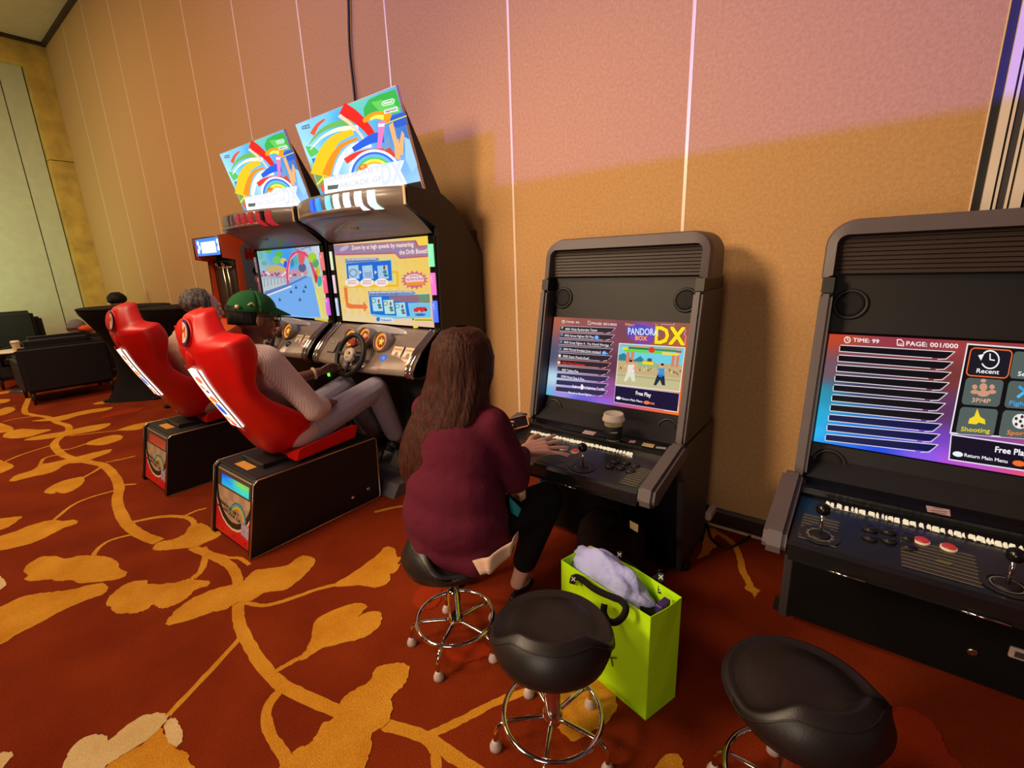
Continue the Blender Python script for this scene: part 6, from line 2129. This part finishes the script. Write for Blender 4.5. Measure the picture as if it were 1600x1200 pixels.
# blazer
mb = MB()
mb.chain([pel + V3(.005, 0, .0), wst, chs], [.150, .135, .130])
mb.ball(V3(-1.085, 1.05, .530), (.214, .165, .150), 20)
mb.ball(V3(-1.088, 1.06, .62), (.196, .152, .18), 20)
mb.ball(V3(-1.09, 1.08, .74), (.178, .135, .20), 20)
mb.ball(V3(-1.09, 1.105, .885), (.13, .095, .075), 16)
mb.cap(chs + V3(-.05, .02, .07), shL, .075, .062).cap(chs + V3(.05, .02, .07), shR, .075, .062)
wcR = wrR.lerp(elR, .12)
mb.chain([shR, shR.lerp(elR, .5) + V3(.01, 0, 0), elR, elR.lerp(wcR, .55), wcR], [.064, .060, .054, .046, .038])
wcL = wrL.lerp(elL, .12)
mb.chain([shL, elL, wcL], [.064, .052, .038])
mb.cap(nck - V3(.03, .005, .03), nck - V3(-.03, .005, .03), .05)
# hem flare with a vent
mb.cap(V3(-1.24, 1.0, .45), V3(-1.10, .925, .445), .05, .05).cap(V3(-1.10, .925, .445), V3(-.94, .99, .425), .05, .055).cap(V3(-.94, .99, .425), V3(-.90, 1.08, .45), .055, .05)
bl = remeshed(mb, 'blazer', M['blazer'], woman, .008, 36)
cb_ = MB().ball(wcR + V3(.034, -.01, .0), .006, 8)
cb_.build('cuff_button', M['black'], woman)
# trousers: hem above the ankle
mb = MB()
mb.ball(V3(-1.10, 1.06, .46), (.165, .13, .085), 18)
hmR, hmL = knR.lerp(anR, .72), knL.lerp(anL, .72)
mb.chain([hipR, knR, hmR], [.090, .070, .052]).chain([hipL, knL, hmL], [.090, .070, .052])
remeshed(mb, 'trousers', M['trouser'], woman, .008, 6)
for a in (anR, anL):
    mb = MB()
    mb.cap(a + V3(.0, -.03, -.062), a + V3(-.015, .095, -.066), .020, .024).ball(a + V3(-.01, .07, -.052), (.032, .05, .022), 12)
    s_ = remeshed(mb, 'shoe', M['black'], woman, .006, 3)
# light blouse tail below the blazer
def tail(u, v):
    ys = (.955, .985, 1.05, 1.11)
    a = [at_y(x, y, yy) for (x, y), yy in zip(((738, 876), (768, 868), (798, 846), (808, 832)), ys)]
    b = [at_y(x, y, yy) for (x, y), yy in zip(((752, 897), (771, 893), (797, 866), (809, 840)), ys)]
    k = u * 3
    i = min(int(k), 2)
    p, q = a[i].lerp(a[i + 1], k - i), b[i].lerp(b[i + 1], k - i)
    return p.lerp(q, v) + V3(.004 * math.sin(11 * u), .008 * math.sin(14 * u) - .006 * v, 0)
o = MB().grid(tail, 18, 4).build('blouse', M['shirt2'], woman)
sm = o.modifiers.new('thick', 'SOLIDIFY'); sm.thickness = .004
# phone in her left hand
pc_ = at_y(802, 662, 1.545)
ph = thing('phone', 'orange-cased phone lifted in the left hand of the woman in the blazer', 'phone', pc_)
Rp = Matrix.Rotation(math.radians(20), 3, 'Z') @ Matrix.Rotation(math.radians(34), 3, 'X') @ Matrix.Rotation(math.radians(-68), 3, 'Z')
bx_ = MB().box((-.033, -.068, -.005), (.033, .068, .004), .006, None, 2)
bx_.v = [tuple(Rp @ Vector(v)) for v in bx_.v]
bx_.build('phone_case', M['orange_case'], ph, True)
sx = MB().box((-.0285, -.062, .0035), (.0285, .062, .0052), .001)
sx.v = [tuple(Rp @ Vector(v)) for v in sx.v]
sx.build('phone_screen', M['blackgloss'], ph, True)
# cream pouch and teal card on her lap
q = at_y(812, 764, 1.24)
MBX = MB().box((q.x - .05, 1.225, q.z - .045), (q.x + .016, 1.26, q.z + .050), .006, None, 2)
tag(MBX.build('paper_pouch', M['cream']), 'small cream pouch on the lap of the woman in the blazer', 'pouch')
q = at_y(807, 795, 1.16)
MBX = MB().hexa([q + V3(-.03, 0, -.022), q + V3(.004, 0, -.030), q + V3(.004, .004, -.030), q + V3(-.03, .004, -.022), q + V3(-.03, 0, .034), q + V3(.018, 0, .004), q + V3(.018, .004, .004), q + V3(-.03, .004, .034)])
tag(MBX.build('teal_card', M['teal']), 'teal card peeking out under the cream pouch', 'card')


# ------------------------------------------------------------------ two men in the racing seats
def driver(cx, skin, shirt, trousers, hd_off, label, lean=0.0, wheel_x=0.0):
    X = lambda x: cx + x
    L = lean
    pel, wst, chs = V3(X(0), 1.245, .535), V3(X(0), 1.15 + L * .3, .70), V3(X(0), 1.075 + L * .7, .86)
    nck = V3(X(0) + hd_off[0] * .5, 1.065 + L, 1.005)
    hd_ = V3(X(0) + hd_off[0], 1.105 + L + hd_off[1], 1.145 + hd_off[2])
    shR, shL = V3(X(.175), 1.075 + L, .955), V3(X(-.175), 1.085 + L, .955)
    elR, wrR = V3(X(.235), 1.235 + L * .6, .67), V3(X(.13), 1.40, .645)
    elL, wrL = V3(X(-.185), 1.27 + L * .5, .745), V3(X(-.125) + wheel_x * .4, 1.505, .775)
    hipR, hipL = V3(X(.09), 1.25, .515), V3(X(-.09), 1.25, .515)
    knR, knL = V3(X(.115), 1.72, .655), V3(X(-.13), 1.66, .645)
    anR, anL = V3(X(.10), 1.86, .265), V3(X(-.12), 1.85, .25)
    mb = MB()
    P, R3 = head(mb, hd_, (.10, .985, -.12), 1.10)
    mb.cap(nck - V3(0, 0, .05), hd_ - V3(0, .015, .05), .055, .052)
    mb.chain([pel, wst, chs, nck - V3(0, 0, .06)], [.125, .115, .12, .08])
    mb.chain([shR, elR, wrR], [.05, .04, .026]).chain([shL, elL, wrL], [.05, .04, .027])
    mb.chain([hipR, knR, anR], [.075, .055, .034]).chain([hipL, knL, anL], [.075, .055, .034])
    mb.chain([anR, anR + V3(0, .11, -.02)], [.034, .026]).chain([anL, anL + V3(0, .11, -.02)], [.034, .026])
    fingers(mb, wrL, (.05, .95, .12), (-.75, .1, .6), (.6, -.05, .75), .070, .60, 1, 1.0)
    fingers(mb, wrR, (-.55, .8, -.08), (0, .1, 1), (.8, .55, 0), .070, .35, -1, 1.0)
    p = remeshed(mb, 'person', skin, None, .006, 5)
    tag(p, label, 'person')
    eyes(P, R3, p, 1.0)
    # shirt
    mb = MB()
    mb.chain([pel + V3(0, -.02, .03), wst, chs], [.150, .148, .150])
    mb.ball(chs + V3(0, -.0, .02), (.185, .125, .14), 18).ball(pel + V3(0, -.02, .05), (.175, .145, .11), 18).ball(wst, (.165, .14, .13), 18).ball(pel + V3(.05, -.03, -.005), (.15, .13, .10), 16)
    mb.cap(chs + V3(.05, .0, .07), shR, .085, .070).cap(chs + V3(-.05, .0, .07), shL, .085, .070)
    mb.chain([shR, shR.lerp(elR, .55), elR, elR.lerp(wrR, .30)], [.072, .066, .066, .064])
    mb.chain([shL, shL.lerp(elL, .6), elL], [.072, .060, .056])
    mb.cap(nck - V3(.03, -.005, .030), nck - V3(-.03, -.005, .030), .062)
    mb.cap(nck + V3(.03, .0, -.035), shR + V3(-.02, 0, .01), .066, .070).cap(nck + V3(-.03, .0, -.035), shL + V3(.02, 0, .01), .066, .070)
    remeshed(mb, 'shirt', shirt, p, .008, 7)
    # collar
    def colf(u, v):
        g = 2 * PI * (u * .86 + .32)
        return V3(nck.x + (.062 + .014 * v) * math.cos(g), nck.y + .004 + (.062 + .014 * v) * math.sin(g), nck.z + .018 - .045 * v)
    o = MB().grid(colf, 24, 3).build('collar', shirt, p)
    sm = o.modifiers.new('thick', 'SOLIDIFY'); sm.thickness = .005
    mb = MB()
    mb.ball(V3(X(0), 1.25, .52), (.165, .14, .10), 18)
    mb.chain([hipR, knR, knR.lerp(anR, .85)], [.095, .076, .062]).chain([hipL, knL, knL.lerp(anL, .85)], [.095, .076, .062])
    remeshed(mb, 'jeans', trousers, p, .008, 6)
    for a in (anR, anL):
        mb = MB().cap(a + V3(0, -.03, -.035), a + V3(0, .12, -.045), .034, .034)
        mb.ball(a + V3(0, .09, -.036), (.044, .07, .034), 12)
        remeshed(mb, 'shoe', M['black'], p, .007, 3)
    return p, P, R3, hd_, wrL, elL, nck


p, P, R3, hc, wr, el, nk = driver(SXN, M['skin_dark'], M['shirt'], M['denim'], (.004, .008, .012), 'man in a dark green cap and striped shirt driving in the near red seat', 0.0, -.05)
# cap
def capf(u, v):
    g = 2 * PI * u
    a = PI / 2 * v
    return P(.090 * math.cos(g) * math.cos(a), -.008 + .106 * math.sin(g) * math.cos(a), .030 + .098 * math.sin(a) ** .9)
cap = MB().grid(capf, 36, 10).build('cap', M['green_cap'], p)
sm = cap.modifiers.new('thick', 'SOLIDIFY'); sm.thickness = .004
def brim(u, v):
    g = PI * (.14 + .72 * u)
    r = 1 + v * .66 * math.sin(PI * u) ** .7
    return P(.088 * math.cos(g), -.008 + .104 * math.sin(g) * r, .036 - .020 * v + .012 * math.sin(PI * u) * (1 - v))
b = MB().grid(brim, 20, 5).build('brim', M['green_cap'], cap)
sm = b.modifiers.new('thick', 'SOLIDIFY'); sm.thickness = .005
MB().ball(P(0, -.008, .130), .008, 8).build('cap_button', M['green_cap'], cap)
def strapf(u, v):
    g = PI * (1.30 + .40 * u)
    return P(.0925 * math.cos(g), -.008 + .109 * math.sin(g), .034 + .022 * v)
o = MB().grid(strapf, 10, 2).build('strap', M['black'], cap)
MB().tube([P(.070, -.085, .052), P(.060, -.094, .052)], .009, 8).build('buckle', M['cream'], cap)
MB().tube([P(.094 * math.cos(g), -.004 + .110 * math.sin(g), .060 + .012 * math.sin(k)) for k, g in ((0, -.2), (1.5, -.32), (3.1, -.45))], .004, 6).build('cap_stitching', M['cream'], cap)
def hairn(u, v):
    g = PI * (1.02 + .96 * u)
    return P(.0765 * math.cos(g), -.010 + .0985 * math.sin(g), .045 - .075 * v)
o = MB().grid(hairn, 20, 5).build('hair', M['hair_black'], p)
sm = o.modifiers.new('thick', 'SOLIDIFY'); sm.thickness = .004
mb = MB()
mb.ball(P(0, .066, -.078), (.038, .030, .026), 12, R3)
o = remeshed(mb, 'beard', M['hair_black'], p, .006, 3)
# glasses: dark frames
for k in (-1, 1):
    MB().tube([P(k * .031 + .024 * math.cos(a), .101 - .004 * abs(math.cos(a)), .006 + .018 * math.sin(a)) for a in [2 * PI * j / 16 for j in range(16)]], .0028, 6, True).build('glasses_rim', M['black'], p)
    MB().tube([P(k * .056, .095, .010), P(k * .083, -.01, .012)], .0025, 6).build('glasses_arm', M['black'], p)
# watch band
d = (el - wr).normalized()
MB().tube([wr + d * .028 + (d.orthogonal().normalized() * math.cos(a) + d.cross(d.orthogonal().normalized()) * math.sin(a)) * .030 for a in [2 * PI * j / 18 for j in range(18)]], .009, 8, True).build('watch', M['cream'], p)

p, P, R3, hc, wr, el, nk = driver(SXF, M['skin_mid'], M['shirt2'], M['trouser'], (.02, .07, .01), 'grey-haired man bent over the wheel of the far racing seat', .12, -.06)
hb = bmesh.new()
bmesh.ops.create_icosphere(hb, subdivisions=4, radius=1.0)
for v in hb.verts:
    d = v.co.normalized()
    k = 1 + .10 * mnoise.noise(d * 5.0) + .06 * mnoise.noise(d * 13.0)
    fr = max(0, d.y)
    v.co = P(d.x * .094 * k, -.022 + d.y * (.102 if d.y < 0 else .070) * k, .036 + d.z * (.090 if d.z > 0 else .075) * k)
o = MB().bm(hb, True).build('hair', M['hair_grey'], p)
def scarf(u, v):
    g = 2 * PI * u
    return V3(nk.x + (.075 + .01 * math.sin(5 * g)) * math.cos(g), nk.y + .012 + .075 * math.sin(g), nk.z + .05 - .075 * v)
o = MB().grid(scarf, 24, 4).build('neckerchief', M['red_cloth'], p)
sm = o.modifiers.new('thick', 'SOLIDIFY'); sm.thickness = .012

# ------------------------------------------------------------------ two people sitting far back in the lounge
def sitter(base, face, skin, shirt, label, top, sc=1.0):
    """base = seat point; faces the given way; top of head at height `top`."""
    f = Vector((face[0], face[1], 0)).normalized()
    s = Vector((f.y, -f.x, 0))
    b = Vector(base)
    q = lambda x, y, z: b + s * x + f * y + V3(0, 0, z)
    hh = top - b.z
    k = hh / .86
    mb = MB()
    hd_ = q(0, .02, hh - .115)
    P, R3 = head(mb, hd_, (f.x, f.y, -.1), .95 * sc)
    mb.cap(q(0, .0, .50 * k), hd_ - V3(0, 0, .05), .05, .048)
    mb.chain([q(0, .02, .09), q(0, -.02, .30 * k), q(0, 0, .48 * k)], [.12, .115, .09])
    for x in (-1, 1):
        mb.chain([q(x * .16, 0, .50 * k), q(x * .22, .10, .27 * k), q(x * .12, .32, .22 * k)], [.048, .038, .026])
        fingers(mb, q(x * .12, .32, .22 * k), f - s * x * .3, (0, 0, 1), s, .065, .35, -x, .95)
        mb.chain([q(x * .09, .04, .09), q(x * .11, .46, .11), q(x * .11, .50, -b.z + .08)], [.075, .055, .034])
        mb.cap(q(x * .11, .48, -b.z + .045), q(x * .11, .62, -b.z + .035), .034, .028)
    p = remeshed(mb, 'person', skin, None, .008, 5)
    tag(p, label, 'person')
    eyes(P, R3, p, .95)
    mb = MB()
    mb.chain([q(0, .02, .12), q(0, -.02, .30 * k), q(0, 0, .48 * k)], [.15, .145, .12])
    for x in (-1, 1):
        mb.chain([q(x * .06, 0, .49 * k), q(x * .16, 0, .50 * k), q(x * .22, .10, .27 * k), q(x * .15, .26, .235 * k)], [.08, .065, .052, .042])
    remeshed(mb, 'shirt', shirt, p, .012, 6)
    mb = MB().ball(q(0, .03, .09), (.15, .15, .09), 14)
    for x in (-1, 1): mb.chain([q(x * .09, .04, .09), q(x * .11, .46, .11), q(x * .11, .50, -b.z + .13)], [.088, .068, .05])
    remeshed(mb, 'trousers', M['trouser'], p, .012, 5)
    return p, P, R3


ht = at_x(118, 505, -7.72)
p, P, R3 = sitter((-7.72, ht.y, .40), (-1, .25), M['skin_mid'], M['grey_cloth'], 'person in a grey hat slumped in the black armchair', ht.z + .03, 1.2)
def hat(u, v):
    g, a = 2 * PI * u, PI / 2 * v
    return P(.088 * math.cos(g) * math.cos(a), -.008 + .106 * math.sin(g) * math.cos(a), .012 + .105 * math.sin(a))
o = MB().grid(hat, 24, 8).build('hat', M['grey_cloth'], p)
sm = o.modifiers.new('thick', 'SOLIDIFY'); sm.thickness = .006
hp_ = at_x(181, 464, -8.92)
p, P, R3 = sitter((-8.92, hp_.y, .41), (-.9, -.4), M['skin_mid'], M['trouser'], 'dark-haired person behind the draped cocktail table', hp_.z + .03, 1.3)
hb = bmesh.new()
bmesh.ops.create_icosphere(hb, subdivisions=3, radius=1.0)
for v in hb.verts:
    d = v.co.normalized()
    k = 1 + .08 * mnoise.noise(d * 6.0)
    v.co = P(d.x * .098 * k, -.022 + d.y * (.108 if d.y < 0 else .082) * k, .034 + d.z * (.092 if d.z > 0 else .06) * k)
MB().bm(hb, True).build('hair', M['hair_black'], p)
